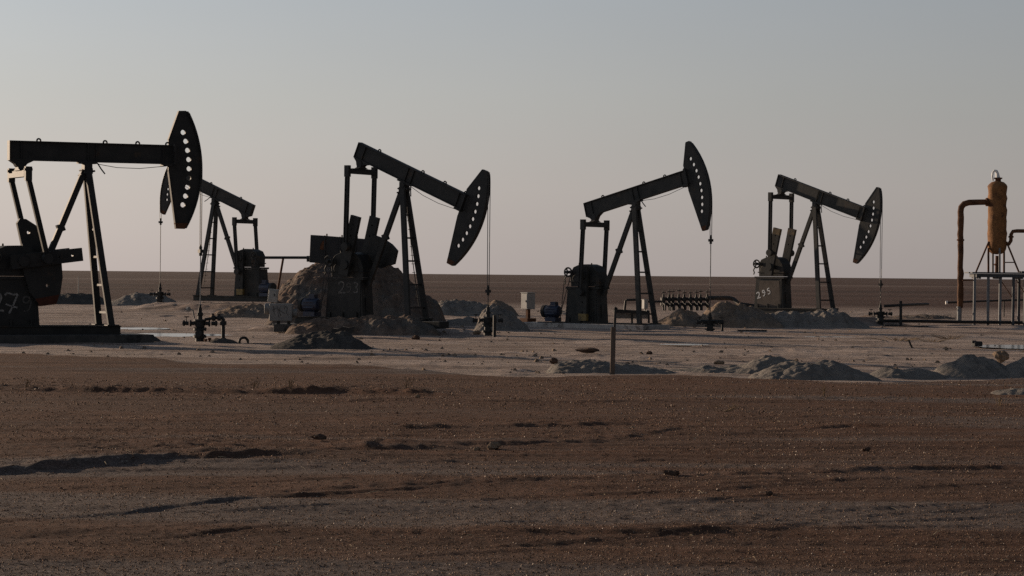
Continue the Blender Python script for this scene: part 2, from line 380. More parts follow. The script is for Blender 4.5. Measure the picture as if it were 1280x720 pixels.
def make_ground():
    u = np.concatenate([-np.geomspace(3.0, .262, 46)[:-1], np.linspace(-.26, .26, 560), np.geomspace(.262, 3.0, 46)[1:]])
    ys = np.concatenate([np.linspace(-12, 12, 24)[:-1], np.geomspace(12, 155, 800)[:-1], np.geomspace(155, 14000, 120)])
    D = ys + 15
    X = D[:, None] * u[None, :]; Y = np.repeat(ys[:, None], len(u), 1)
    h, pad, far = ground_h(X, Y)
    n, m = X.shape
    co = np.stack([X, Y, h], -1).reshape(-1, 3)
    idx = np.arange(n * m).reshape(n, m)
    quads = np.stack([idx[:-1, :-1], idx[:-1, 1:], idx[1:, 1:], idx[1:, :-1]], -1).reshape(-1, 4)
    me = bpy.data.meshes.new('ground')
    me.vertices.add(len(co)); me.vertices.foreach_set('co', co.ravel())
    me.loops.add(quads.size); me.loops.foreach_set('vertex_index', quads.ravel().astype(np.int32))
    me.polygons.add(len(quads)); me.polygons.foreach_set('loop_start', np.arange(0, quads.size, 4, dtype=np.int32))
    me.polygons.foreach_set('use_smooth', np.ones(len(quads), bool))
    me.update(calc_edges=True)
    # kinds of soil: R pad, G far plain, B gravelly strip near the road
    grav = sstep(.02, .34, fbm(X * .09, Y * .45, 121, 4) + .30 * (1 - sstep(19, 32, Y)) - .12 * sstep(30, 42, Y)) * (1 - pad)
    strip = np.exp(-((Y - 590 - 30 * fbm(X * .004, Y * 0, 7, 3)) / 45) ** 2)
    za = np.zeros((n * m, 4), np.float32)
    za[:, 0] = pad.ravel(); za[:, 1] = far.ravel(); za[:, 2] = np.where(Y > 150, strip, grav).ravel(); za[:, 3] = 1
    at = me.color_attributes.new('soil', 'FLOAT_COLOR', 'POINT'); at.data.foreach_set('color', za.ravel())
    o = bpy.data.objects.new('ground', me); COL.objects.link(o); o['kind'] = 'structure'
    m_, nt, b = new_mat('ground_soils')
    a = nt.nodes.new('ShaderNodeAttribute'); a.attribute_name = 'soil'
    sp = nt.nodes.new('ShaderNodeSeparateColor'); link(nt, a.outputs['Color'], sp.inputs['Color'])
    R_, G_, B_ = sp.outputs[0], sp.outputs[1], sp.outputs[2]
    n1 = noise_node(nt, 1.1, 9, .68); n2 = noise_node(nt, 7, 6, .7); nb = noise_node(nt, .5, 5, .62, mscale=(.22, 1.2, 1)); nbb = noise_node(nt, 1.6, 6, .65, mscale=(.12, 1.0, 1))
    field = ramp(nt, n1.outputs['Fac'], [(.28, (.062, .029, .017)), (.5, (.101, .050, .030)), (.72, (.145, .077, .049))]).outputs['Color']
    field = mixc(nt, ramp(nt, nb.outputs['Fac'], [(.42, (0, 0, 0)), (.62, (.7, .7, .7))]).outputs['Color'], field, (.088, .051, .036))
    vor = nt.nodes.new('ShaderNodeTexVoronoi'); vor.inputs['Scale'].default_value = 16
    tc = nt.nodes.new('ShaderNodeTexCoord'); link(nt, tc.outputs['Object'], vor.inputs['Vector'])
    grit = ramp(nt, vor.outputs['Distance'], [(.14, (1, 1, 1)), (.24, (0, 0, 0))]).outputs['Color']
    n5 = noise_node(nt, 3.2, 5, .7)
    gm = mixc(nt, 1.0, grit, ramp(nt, n5.outputs['Fac'], [(.45, (0, 0, 0)), (.62, (1, 1, 1))]).outputs['Color'], 'MULTIPLY')
    gravel = ramp(nt, n2.outputs['Fac'], [(.3, (.085, .064, .055)), (.6, (.138, .108, .095)), (.8, (.19, .155, .138))]).outputs['Color']
    gravel = mixc(nt, gm, gravel, (.44, .38, .32))
    isnear = nt.nodes.new('ShaderNodeMath'); isnear.operation = 'SUBTRACT'; isnear.inputs[0].default_value = 1; link(nt, G_, isnear.inputs[1])
    gf = nt.nodes.new('ShaderNodeMath'); gf.operation = 'MULTIPLY'; link(nt, B_, gf.inputs[0]); link(nt, isnear.outputs[0], gf.inputs[1])
    gf2 = nt.nodes.new('ShaderNodeMath'); gf2.operation = 'MULTIPLY'; link(nt, gf.outputs[0], gf2.inputs[0]); gf2.inputs[1].default_value = .95
    field = mixc(nt, gf2.outputs[0], field, gravel)
    padc = ramp(nt, nbb.outputs['Fac'], [(.30, (.175, .138, .115)), (.44, (.295, .235, .198)), (.56, (.41, .33, .282)), (.72, (.52, .43, .37))]).outputs['Color']
    npd = noise_node(nt, .55, 6, .62, mscale=(.16, 1.0, 1)); npd.inputs['Distortion'].default_value = .4
    padc = mixc(nt, ramp(nt, npd.outputs['Fac'], [(.50, (0, 0, 0)), (.60, (.85, .85, .85))]).outputs['Color'], padc, (.20, .142, .112))
    n6 = noise_node(nt, .8, 8, .72, mscale=(.22, 1, 1))
    padc = mixc(nt, ramp(nt, n6.outputs['Fac'], [(.565, (0, 0, 0)), (.63, (.85, .85, .85))]).outputs['Color'], padc, (.075, .060, .052))
    n8 = noise_node(nt, 2.6, 8, .75, mscale=(.5, 1, 1))
    padc = mixc(nt, ramp(nt, n8.outputs['Fac'], [(.42, (0, 0, 0)), (.64, (.6, .6, .6))]).outputs['Color'], padc, (.21, .160, .130))
    ne = noise_node(nt, 2.2, 7, .75)
    ma = nt.nodes.new('ShaderNodeMath'); ma.operation = 'ADD'; link(nt, R_, ma.inputs[0])
    mb_ = nt.nodes.new('ShaderNodeMath'); mb_.operation = 'MULTIPLY_ADD'; link(nt, ne.outputs['Fac'], mb_.inputs[0]); mb_.inputs[1].default_value = 1.6; mb_.inputs[2].default_value = -.8
    link(nt, mb_.outputs[0], ma.inputs[1])
    pedge = ramp(nt, ma.outputs[0], [(.38, (0, 0, 0)), (.62, (1, 1, 1))]).outputs['Color']
    col = mixc(nt, pedge, field, padc)
    nf = noise_node(nt, 1.0, 6, .62, mscale=(.0022, .016, 1)); nf2 = noise_node(nt, .08, 8, .7, mscale=(.4, 1, 1))
    farc = ramp(nt, nf.outputs['Fac'], [(.38, (.046, .025, .020)), (.5, (.076, .041, .032)), (.62, (.118, .069, .054))]).outputs['Color']
    farc = mixc(nt, ramp(nt, nf2.outputs['Fac'], [(.4, (0, 0, 0)), (.65, (.6, .6, .6))]).outputs['Color'], farc, (.048, .029, .024))
    farc = mixc(nt, B_, farc, (.15, .105, .086))
    gr = noise_node(nt, 38, 4, .75)
    grain = ramp(nt, gr.outputs['Fac'], [(.30, (.52, .52, .52)), (.5, (.98, .98, .98)), (.70, (1.55, 1.5, 1.45))]).outputs['Color']
    gr2 = noise_node(nt, 9, 6, .75)
    vg = nt.nodes.new('ShaderNodeTexVoronoi'); vg.inputs['Scale'].default_value = 30; link(nt, tc.outputs['Object'], vg.inputs['Vector'])
    gsel = ramp(nt, vg.outputs['Color'], [(.72, (0, 0, 0)), (.80, (1, 1, 1))]).outputs['Color']
    gdot = mixc(nt, 1.0, ramp(nt, vg.outputs['Distance'], [(.18, (.8, .8, .8)), (.32, (0, 0, 0))]).outputs['Color'], gsel, 'MULTIPLY')
    grain2 = ramp(nt, gr2.outputs['Fac'], [(.32, (.72, .72, .72)), (.5, (1, 1, 1)), (.68, (1.3, 1.28, 1.26))]).outputs['Color']
    col = mixc(nt, 1.0, col, grain, 'MULTIPLY'); col = mixc(nt, 1.0, col, grain2, 'MULTIPLY'); col = mixc(nt, gdot, col, (.22, .165, .125))
    col = mixc(nt, G_, col, farc)
    link(nt, col, b.inputs['Base Color'])
    b.inputs['Roughness'].default_value = .97; b.inputs['Specular IOR Level'].default_value = .1
    n7 = noise_node(nt, 22, 7, .8)
    bump(nt, n7.outputs['Fac'], 1.0, .03, b)
    me.materials.append(m_)
make_ground()
#PART2
# ------------------------------------------------------------------ pumping units
ARC_RS = dict(p1=3.52, p3=3.48)
GLYPH = {
 '2': [[(-.30, .28), (-.22, .46), (0, .52), (.24, .42), (.27, .18), (.10, -.12), (-.18, -.40), (-.38, -.48), (-.1, -.46), (.2, -.45), (.42, -.47)]],
 '7': [[(-.40, .34), (-.28, .48), (-.08, .44), (.12, .36), (.38, .44), (.24, .12), (.04, -.36), (-.14, -.70)], [(-.34, -.16), (.02, -.30), (.34, -.36)]],
 '9': [[(.26, .30), (.10, .48), (-.14, .44), (-.24, .24), (-.10, .06), (.14, .10), (.27, .30), (.28, .02), (.16, -.32), (-.06, -.48), (-.22, -.40)]],
 '3': [[(-.24, .42), (.02, .48), (.22, .36), (.18, .16), (-.04, .04), (.20, -.08), (.26, -.30), (.06, -.47), (-.24, -.42)]],
 '5': [[(.26, .48), (-.16, .46), (-.20, .08), (.08, .12), (.26, -.06), (.22, -.34), (0, -.48), (-.26, -.40)]],
}
def ribbon(mb, pts, w, fn):
    pts = [Vector((p[0], p[1])) for p in pts]
    # smooth
    for _ in range(2):
        q = [pts[0]]
        for a, b in zip(pts[:-1], pts[1:]): q += [a * .75 + b * .25, a * .25 + b * .75]
        pts = q + [pts[-1]]
    vs = []
    for i, p in enumerate(pts):
        d = (pts[min(i + 1, len(pts) - 1)] - pts[max(i - 1, 0)]).normalized(); n = Vector((-d.y, d.x))
        ww = w * (.8 + .5 * random.random())
        vs += [fn(*(p + n * ww / 2)), fn(*(p - n * ww / 2))]
    mb.add(vs, [(2 * i, 2 * i + 1, 2 * i + 3, 2 * i + 2) for i in range(len(pts) - 1)])

def pumpjack(key, label, carrier_py, crank_deg, lobes=(), paint='black', tips=None, number=(), motor=False, pulley=True, near=-1, eye=False, panel=None):
    X, Y, Z, yaw, t = POSE[key]
    root = thing('pumpjack', label, 'oil pump', (X, Y, Z - SK), yaw, 'pumpjacks across the oil field')
    B = paint; ARC_R = ARC_RS.get(key, 3.42)
    def v(x, y, z): return Vector((x, y, z + SK))
    hs = 4.64
    ct, st = math.cos(t), math.sin(t)
    def bv(x, y, z): return v(x * ct - z * st, y, hs + x * st + z * ct)       # beam space
    # skid
    mb = MB()
    for s in (-1, 1): mb.channel(v(-4.3, s * .5, -SK / 2), v(.88, s * .5, -SK / 2), .25, .16, .03, (0, 1, 0))
    for x in (-4.1, -3.2, -1.45, -.4, .62): mb.bar(v(x, -.42, -SK / 2), v(x, .42, -SK / 2), .2, .14, (1, 0, 0))
    mb.build('base_skid', B, root)
    # samson post
    for s in (-1, 1):
        mb = MB(); mb.bar(v(0, s * .11, 4.5), v(.589, s * .557, .0), .185, .11, (0, 1, 0))
        mb.box(v(.6, s * .56, .015), (.36, .30, .03))
        mb.build('support_leg', B, root)
    for z, r in ((.38, .05), (1.18, .05), (2.0, .085), (2.8, .05), (3.6, .05)):
        k = 1 - z / 4.5; x = .589 * k; hw = .09 + (.557 - .09) * k
        mb = MB(); mb.bar(v(x, -hw + .05, z), v(x, hw - .05, z), r, .06, (0, 0, 1)); mb.build('ladder_rung', B, root)
    if key in ('p2', 'p3'):
        mb = MB(); mb.tube([v(.05, .12, 3.9), v(.30, .12, 2.0), v(.52, .20, .45)], .016, 6)
        for z in np.arange(.7, 3.7, .3): mb.bar(v(.04 + .13 * (3.9 - z) - .0, .06, z), v(.04 + .13 * (3.9 - z), .22, z), .02, .02, (0, 0, 1))
        mb.build('climbing_rail', B, root)
    mb = MB(); mb.bar(v(-.10, 0, 4.46), v(-1.50, 0, 1.12), .17, .12, (0, 1, 0))
    mb.box(v(-.78, 0, 2.83), (.21, .15, .22), Matrix.Rotation(math.radians(-22), 3, 'Y'))
    mb.build('back_brace', B, root)
    mb = MB(); mb.box(v(0, 0, 4.50), (.26, .32, .16)); mb.box(v(0, 0, 4.64), (.24, .28, .22))
    for dx, dz in ((-.17, 4.52), (.18, 4.50), (-.2, 4.38)): mb.lathe([(.03, -.14), (.03, .14)], 8, v(dx, 0, dz), (0, 1, 0))
    mb.lathe([(.10, -.17), (.10, .17)], 12, v(0, 0, 4.64), (0, 1, 0))
    mb.build('saddle_bearing', B, root)
    # walking beam
    mb = MB()
    z0, z1 = .12, .686
    ln = [(-2.33, 2.62)]
    def bbox(x0, x1, y0, y1, za, zb_):
        P = [bv(x, y, z) for z in (za, zb_) for (x, y) in ((x0, y0), (x1, y0), (x1, y1), (x0, y1))]
        mb.add(P, [(3, 2, 1, 0), (4, 5, 6, 7), (0, 1, 5, 4), (1, 2, 6, 5), (2, 3, 7, 6), (3, 0, 4, 7)])
    bbox(-2.33, 2.62, -.06, .06, z0 + .035, z1 - .035)
    bbox(-2.33, 2.62, -.12, .12, z0, z0 + .033); bbox(-2.33, 2.62, -.12, .12, z1 - .033, z1)
    bbox(-2.345, -2.332, -.12, .12, z0, z1)
    for x in (-2.0, 0, .25, 2.3):
        for s in (-1, 1): bbox(x - .012, x + .012, s * .063, s * .115, z0 + .035, z1 - .035)
    bbox(-.28, .28, -.13, .13, z0 - .05, z0 - .002)
    for s in (-1, 1): bbox(2.60, 2.66, s * .125, s * .26, z0 + .0, z1 + .02)
    bbox(2.30, 2.58, -.14, .14, z0 - .06, z0 - .002)
    bm_ = mb.build('walking_beam', B, root)
    for x in (-1.45, .55, 1.55, 2.48):
        mb = MB(); pts = [bv(x + .055 * math.cos(a), 0, z1 + .02 + .055 * math.sin(a)) for a in np.linspace(-.5, math.pi + .5, 9)]
        mb.tube(pts, .025, 6); mb.build('lifting_eye', B, bm_)
    # tail bearing
    ex, ez = -2.01 * ct, hs - 2.01 * st
    mb = MB()
    mb.prism([(-2.33, .118), (-2.18, .02), (-2.13, -.06), (-1.88, -.06), (-1.82, .02), (-1.62, .118)], -.11, .11, fn=lambda x, y, z: bv(x, y, z))
    mb.lathe([(.12, -.14), (.12, .14)], 14, v(ex, 0, ez), (0, 1, 0))
    mb.build('tail_bearing', B, root)
    mb = MB(); zq = ez - .282
    W = .813
    mb.box(v(ex, 0, zq - .02), (.20, 2 * W - .15, .13)); mb.box(v(ex, 0, zq + .075), (.10, 2 * W - .5, .06))
    mb.prism([(-.30, .11), (-.16, .16), (-.11, .26), (.11, .26), (.16, .16), (.30, .11)], -.09, .09, fn=lambda a, b, c: v(ex + b, a, zq + c))
    eq = mb.build('equalizer', B, root)
    for s in (-1, 1):
        mb = MB(); mb.box(v(ex, s * W, zq), (.19, .14, .40)); mb.lathe([(.04, -.12), (.04, .12)], 10, v(ex, s * W, zq + .12), (1, 0, 0))
        mb.build('pitman_bearing', B, eq)
    # crank arms, pitmans
    ca = math.radians(crank_deg); sx, sz = -2.07, 1.85
    def cr(u, w, y): return v(sx + u * math.cos(ca) - w * math.sin(ca), y, sz + u * math.sin(ca) + w * math.cos(ca))
    pin = cr(.65, 0, 0); pin = (pin.x, pin.z - SK)
    for s in (-1, 1):
        mb = MB()
        d = Vector((pin[0] - ex, 0, pin[1] - zq)).normalized()
        mb.channel(v(ex, s * W, zq - .12), v(pin[0], s * W, pin[1]), .14, .12, .02, (0, 1, 0))
        mb.lathe([(.15, -.09), (.15, .09)], 14, v(pin[0], s * W, pin[1]), (0, 1, 0))
        mb.build('pitman_arm', B, root)
        mb = MB()
        hl = [circle(1.05, 0, .035, 8), circle(1.45, 0, .035, 8)]
        mb.prism([(-.36, -.20), (1.76, -.19), (1.76, .19), (-.36, .20)], s * .50, s * .64, hl, fn=lambda u, y, w: cr(u, w, y))
        mb.lathe([(.16, -.10), (.16, .10)], 14, v(sx, s * .60, sz), (0, 1, 0))
        mb.lathe([(.07, -.14), (.07, .14)], 10, v(pin[0], s * .70, pin[1]), (0, 1, 0))
        ck = mb.build('crank_arm', B, root)
        if tips:
            mb = MB(); mb.prism([(1.50, -.195), (1.775, -.195), (1.775, .195), (1.50, .195)], s * .495, s * .645, fn=lambda u, y, w: cr(u, w, y))
            mb.build('painted_tip', tips, ck)
        for (ss, poly) in lobes:
            if ss == s:
                mb = MB(); mb.prism(poly, s * .355, s * .495, [circle(sum(p[0] for p in poly) / len(poly), sum(p[1] for p in poly) / len(poly), .05, 8)], fn=lambda u, y, w: cr(u, w, y))
                cw = mb.build('counterweight', B, ck)
                if key == 'p1' and s == near:
                    mb = MB(); mb.prism([(.98, -1.08), (.86, -1.345), (.38, -1.345), (.26, -1.12)], s * .35, s * .50, fn=lambda u, y, w: cr(u, w, y))
                    mb.build('primer_edge', 'rust_red', cw)
    # gearbox and pedestal
    mb = MB()
    mb.prism([(-2.86, 1.42), (-2.88, 1.95), (-2.74, 2.18), (-2.45, 2.29), (-2.05, 2.30), (-1.78, 2.22), (-1.60, 2.0), (-1.50, 1.70), (-1.50, 1.42)], -.33, .33, fn=v)
    for x, z in ((-2.6, 1.72), (-1.85, 1.72)): mb.lathe([(.17, -.35), (.17, .35)], 14, v(x, 0, z), (0, 1, 0))
    mb.lathe([(.09, -.5), (.09, .5)], 12, v(sx, 0, sz), (0, 1, 0))
    mb.box(v(-2.2, 0, 1.60), (1.45, .70, .05))
    for x in (-2.55, -1.95): mb.lathe([(.03, 0), (.03, .08)], 8, v(x, near * .2, 2.27))
    gb = mb.build('gearbox', B, root, bevel=.015)
    if eye:
        mb = MB(); mb.tube([v(-2.2 + .16 * math.cos(a), -.1, 2.33 + .2 * math.sin(a)) for a in np.linspace(0, math.pi, 9)], .035, 8); mb.build('lifting_loop', B, gb)
    mb = MB()
    mb.box(v(-2.30, 0, .66), (1.62, .66, 1.32), taper=(.88, 1)); mb.box(v(-2.28, 0, 1.365), (1.62, .72, .085))
    for x, z, w, h in ((-1.56, .95, .10, .22), (-1.52, .45, .10, .5)):
        mb.box(v(x + .022 + (.0 if z < .6 else -.02), 0, z), (.02, .26, h))
    for x in (-2.9, -2.35, -1.75): mb.box(v(x, near * .36, .09), (.05, .06, .18))
    mb.box(v(-1.62, near * .335, .66), (.05, .03, 1.28))
    pd = mb.build('pedestal', B, root)
    fy = near * (.33 + .006)
    if panel:
        mb = MB(); mb.prism([(-2.95, .06), (-2.80, 1.22), (-1.72, 1.22), (-1.66, .06)], near * .331, near * .342, fn=v); mb.build('side_panel', panel, pd)
        fy = near * (.342 + .004)
    for ch, gx, gz_, hh, tilt, mat_, w in number:
        mb = MB()
        for st_ in GLYPH[ch]:
            ribbon(mb, [(a * hh * math.cos(tilt) - b * hh * math.sin(tilt), a * hh * math.sin(tilt) + b * hh * math.cos(tilt)) for a, b in st_], w, lambda a, b: v(gx - near * a * (1), fy, gz_ + b))
        mb.build('painted_digit', mat_, pd)
    if pulley:
        yy = near * .52
        mb = MB(); ring = [v(-2.86 + .17 * math.cos(a), yy, 1.98 + .17 * math.sin(a)) for a in np.linspace(0, 2 * math.pi, 21)]
        mb.tube(ring, .035, 6, caps=False)
        for a in (0, 2.1, 4.2): mb.bar(v(-2.86, yy, 1.98), v(-2.86 + .16 * math.cos(a), yy, 1.98 + .16 * math.sin(a)), .05, .03)
        mb.lathe([(.06, -.12), (.06, .2)], 10, v(-2.86, yy, 1.98), (0, near * -1, 0)); mb.bar(v(-2.86, yy - near * .1, 1.98), v(-2.7, yy - near * .25, 1.98), .12, .12)
        mb.tube([v(-2.93, yy + near * .03, 1.82), v(-2.99, yy + near * .05, 1.7), v(-2.94, yy + near * .05, 1.58), v(-2.98, yy + near * .05, 1.5)], .03, 6)
        mb.build('drive_pulley', B, root)
    if motor:
        yy = near * .5; mx, mz = (-3.58, .42)
        mb = MB(); mb.lathe([(.17, -.34), (.235, -.30), (.245, .22), (.20, .30), (.12, .32)], 18, v(mx, yy, mz), (1, 0, 0))
        for k in range(9):
            a = 2 * math.pi * k / 9; mb.box(v(mx, yy + .25 * math.cos(a), mz + .25 * math.sin(a)), (.42, .02, .04), Matrix.Rotation(-a, 3, 'X'))
        mb.box(v(mx + .05, yy, mz + .30), (.24, .22, .16)); mb.box(v(mx, yy, .10), (.5, .42, .16))
        mo = mb.build('motor', 'blue', root, smooth=True)
        mb = MB(); mb.lathe([(.25, -.46), (.25, -.34), (.18, -.33)], 16, v(mx, yy, mz), (1, 0, 0)); mb.build('fan_cover', 'black', mo, smooth=True)
        mb = MB()
        for k in (-1, 1): mb.bar(v(mx + .38, yy + k * .03, mz - .1 + k * .15), v(-2.86 + k * .13, yy + k * .02, 1.98 - k * .05), .03, .012)
        mb.build('drive_belt', 'rubber', root)
    # horse head
    mb = MB()
    arc = [(ARC_R * math.cos(a), ARC_R * math.sin(a)) for a in np.linspace(math.asin(1.70 / ARC_R), -math.asin(1.77 / ARC_R), 22)]
    poly = [(2.50, .84), (2.82, 1.715), (ARC_R * .871 - .02, 1.725)] + arc + [(ARC_R * .8607 - .02, -1.79), (2.74, -1.785), (2.50, -.06)]
    holes = [circle((ARC_R - .37) * math.cos(a), (ARC_R - .37) * math.sin(a), .078, 12) for a in [math.radians(5.0 * k) for k in range(-4, 5)]]
    ht = .032 if key == 'p1' else .055
    mb.prism(poly, -ht, ht, holes, fn=lambda x, y, z: bv(x, y, z))
    # rim plate round the edge, a little wider than the web
    def strip(pl, w, th):
        for a, b in zip(pl[:-1], pl[1:]):
            pa, pb = bv(a[0], 0, a[1]), bv(b[0], 0, b[1]); mb.bar(pa, pb, th, w, (0, 1, 0))
    strip(arc, .20, .03)
    strip([(2.50, .84), (2.82, 1.70)], .12, .025); strip([(2.74, -1.77), (2.51, -.10)], .12, .025)
    hh = mb.build('horse_head', B, root)
    mb = MB(); mb.prism([(2.735, -1.79), (ARC_R * .8607 - .015, -1.795), (ARC_R * .885, -1.62), (2.705, -1.62)], -.065, .065, fn=lambda x, y, z: bv(x, y, z)); mb.build('lower_lip', 'rust', hh)
    mb = MB(); mb.tube([bv(.30, near * .05, .07), bv(.9, near * .05, -.02), bv(1.6, near * .05, -.03), bv(2.42, near * .05, .06)], .010, 5); mb.build('brake_cable', 'cable', root)
    mb = MB(); mb.tube([bv(.30, near * .06, .09), bv(.40, near * .1, -.08), bv(.50, near * .14, -.22)], .02, 6); mb.build('hanging_hook', B, root)
    # bridle and rod
    wx = ARC_R + .03
    cw_ = root_to_world(root, v(wx, 0, 0)); zc = wp(640 + F * cw_.x / cw_.y, carrier_py, cw_.y).z - (Z - SK) - SK
    for s in (-1, 1):
        a0 = math.radians(28) + t
        pts = [v(wx * math.cos(a), s * .07, hs + wx * math.sin(a)) for a in np.linspace(a0, 0, 10)] if a0 > .03 else []
        pts += [v(wx, s * .07, hs - .02), v(wx, s * .055, zc + .1)]
        mb = MB(); mb.tube(pts, .013, 6); mb.build('bridle_cable', 'cable', root)
    mb = MB(); mb.box(v(wx, 0, zc), (.11, .20, .10)); mb.lathe([(.045, .05), (.05, .12), (.02, .2)], 10, v(wx, 0, zc)); mb.lathe([(.05, -.14), (.05, -.05)], 10, v(wx, 0, zc)); mb.build('carrier_bar', B, root)
    return root, v, zc, wx

def root_to_world(root, p):
    yaw = root.rotation_euler.z; c, s = math.cos(yaw), math.sin(yaw)
    return Vector((root.location.x + p.x * c - p.y * s, root.location.y + p.x * s + p.y * c, root.location.z + p.z))

LOBE_LOW = [(1.16, -.12), (1.14, -.6), (1.02, -1.05), (.86, -1.34), (.38, -1.34), (.12, -.9), (-.02, -.12)]
LOBE_UP = [(.34, .12), (.24, 1.08), (.34, 1.2), (.52, 1.17), (.80, .95), (1.02, .12)]

WELLS = {}
def wellhead(key, label, top_py, root, v, zc, wx, side=1, low=False):
    p = root_to_world(root, v(wx, 0, 0)); g = gz(p.x, p.y) - .05
    top = wp(640 + F * p.x / p.y, top_py, p.y).z
    hgt = top - g
    w = thing('wellhead', label, 'wellhead', (p.x, p.y, g), 0, 'wellheads under the pumpjacks')
    k = hgt / 1.1
    mb = MB(); mb.lathe([(0.139, 0), (0.139, .16 * k), (0.197, .16 * k), (0.197, .22 * k), (0.123, .23 * k), (0.115, .36 * k), (0.197, .37 * k), (0.197, .43 * k), (0.131, .44 * k), (0.148, .52 * k), (0.148, .62 * k), (0.189, .63 * k), (0.189, .68 * k), (0.098, .69 * k)], 18)
    for a in range(8):
        t = a * math.pi / 4
        mb.lathe([(0.015, .15 * k), (0.015, .25 * k)], 6, (.168 * math.cos(t), .168 * math.sin(t), 0)); mb.lathe([(0.015, .35 * k), (0.015, .46 * k)], 6, (.168 * math.cos(t), .168 * math.sin(t), 0))
    mb.build('casing_head', 'black', w, smooth=True)
    mb = MB(); mb.lathe([(0.074, .68 * k), (0.070, .78 * k), (0.094, .80 * k), (0.094, .86 * k), (0.061, .88 * k), (0.057, 1.0 * k), (0.037, 1.02 * k), (0.033, 1.1 * k)], 14); mb.build('stuffing_box', 'black', w, smooth=True)
    for s in (-1, 1):
        mb = MB(); mb.tube([(s * .15, 0, .57 * k), (s * .30, 0, .57 * k)], .055, 10); mb.lathe([(.10, .26), (.10, .30)], 12, (0, 0, .57 * k), (s, 0, 0))
        mb.tube([(s * .34, 0, .57 * k), (s * .52, 0, .57 * k)], .06, 10); mb.lathe([(.09, .46), (.09, .50)], 12, (0, 0, .57 * k), (s, 0, 0))
        ov = mb.build('side_valve', 'black', w, smooth=True)
        mb = MB(); mb.tube([(s * .41, 0, .60 * k), (s * .41, 0, .60 * k + .16)], .014, 6)
        mb.tube([(s * .41 + .08 * math.cos(a), .08 * math.sin(a), .60 * k + .16) for a in np.linspace(0, 2 * math.pi, 13)], .014, 6, caps=False); mb.build('handwheel', 'black', ov)
    mb = MB(); mb.tube([(0, -.18, .29 * k), (0, -.34, .29 * k)], .06, 10); mb.lathe([(.10, .30), (.10, .36)], 12, (0, 0, .29 * k), (0, -1, 0)); mb.build('outlet_stub', 'black', w, smooth=True)
    # polished rod belongs to the pump
    mb = MB(); mb.tube([v(wx, 0, zc - .1), v(wx, 0, top - .03 - root.location.z - SK)], .017, 8); mb.build('polished_rod', 'bare_steel' if key == 'p1' else 'cable', root)
    WELLS[key] = (p, g, k, w)
    return w

def slab(key, x0, x1, hw, label, mat, thick=.4, dz=0.0):
    X, Y, Z, yaw, t = POSE[key]; Z += dz
    o = thing('concrete_slab', label, 'slab', (X, Y, Z - SK - thick), yaw)
    mb = MB(); n = 12
    top = [(x0 + (x1 - x0) * i / n, -hw + .03 * random.uniform(-1, 1)) for i in range(n + 1)] + [(x1 - (x1 - x0) * i / n, hw + .03 * random.uniform(-1, 1)) for i in range(n + 1)]
    N = len(top); mb.add([(x, y, 0) for x, y in top] + [(x, y, thick - .003) for x, y in top], [tuple(range(N))[::-1], tuple(range(N, 2 * N))] + [(i, (i + 1) % N, N + (i + 1) % N, N + i) for i in range(N)])
    mb.build('slab_body', mat, o, bevel=.02)
    return o

a1 = pumpjack('p1', 'largest pumpjack, beam level, chalked number 27 on its base, cut off by left edge', 314, 7, lobes=[(-1, LOBE_LOW), (1, LOBE_UP)],
     number=[('2', -2.76, .67, .52, 0, 'faint_chalk', .055), ('7', -2.32, .70, .50, 0, 'faint_chalk', .05), ('9', -1.88, .62, .46, .1, 'ghost_chalk', .045)])
a2 = pumpjack('p2', 'pumpjack facing left behind the chalk numbered one, its head hidden behind the bigger head', 277.7, -90, paint='black_worn', tips='yellow', motor=True, near=1)
a3 = pumpjack('p3', 'pumpjack with raised cranks and faint number 293, in front of the big earth heap', 364, 76, lobes=[(1, LOBE_LOW)], motor=True, eye=True,
     number=[('2', -2.42, 1.05, .40, 0, 'dim_chalk', .045), ('9', -2.11, 1.04, .36, 0, 'ghost_chalk', .04), ('3', -1.80, 1.05, .38, 0, 'dim_chalk', .04)])
a4 = pumpjack('p4', 'pumpjack with its head raised high, standing on a long pale concrete slab', 300.4, -90, tips='yellow', motor=True, paint='black_worn')
a5 = pumpjack('p5', 'pumpjack with white number 295 on a brown side panel, on the earth bank furthest right', 355.6, 77, paint='black_worn', tips='yellow_dull', panel='brown_worn',
     number=[('2', -2.87, .56, .27, .25, 'white', .045), ('9', -2.58, .66, .27, .25, 'white', .045), ('5', -2.30, .75, .27, .25, 'white', .045)])
wellhead('p1', 'tall black wellhead with side valves beside the largest pumpjack and a puddle', 381, *a1)
wellhead('p2', 'small distant wellhead under the thin rod of the left facing pumpjack', 353, *a2)
wellhead('p3', 'black wellhead beside a short dark post, under the lowered head of pumpjack 293', 381, *a3)
wellhead('p4', 'low dark wellhead with a raised flow pipe under the head of the raised pumpjack', 391, *a4)
wellhead('p5', 'dark wellhead joined to a pipe rail under the head of pumpjack 295', 379, *a5)
slab('p1', -5.6, 1.75, .98, 'oil soaked concrete slab under the largest pumpjack at the left edge', 'oily_concrete')
slab('p3', -5.0, 1.15, .95, 'dark concrete slab on the earth bank under pumpjack 293', 'oily_concrete')
slab('p4', -5.1, 1.0, .95, 'long pale concrete slab under the raised pumpjack near the middle', 'concrete', .5, .215)

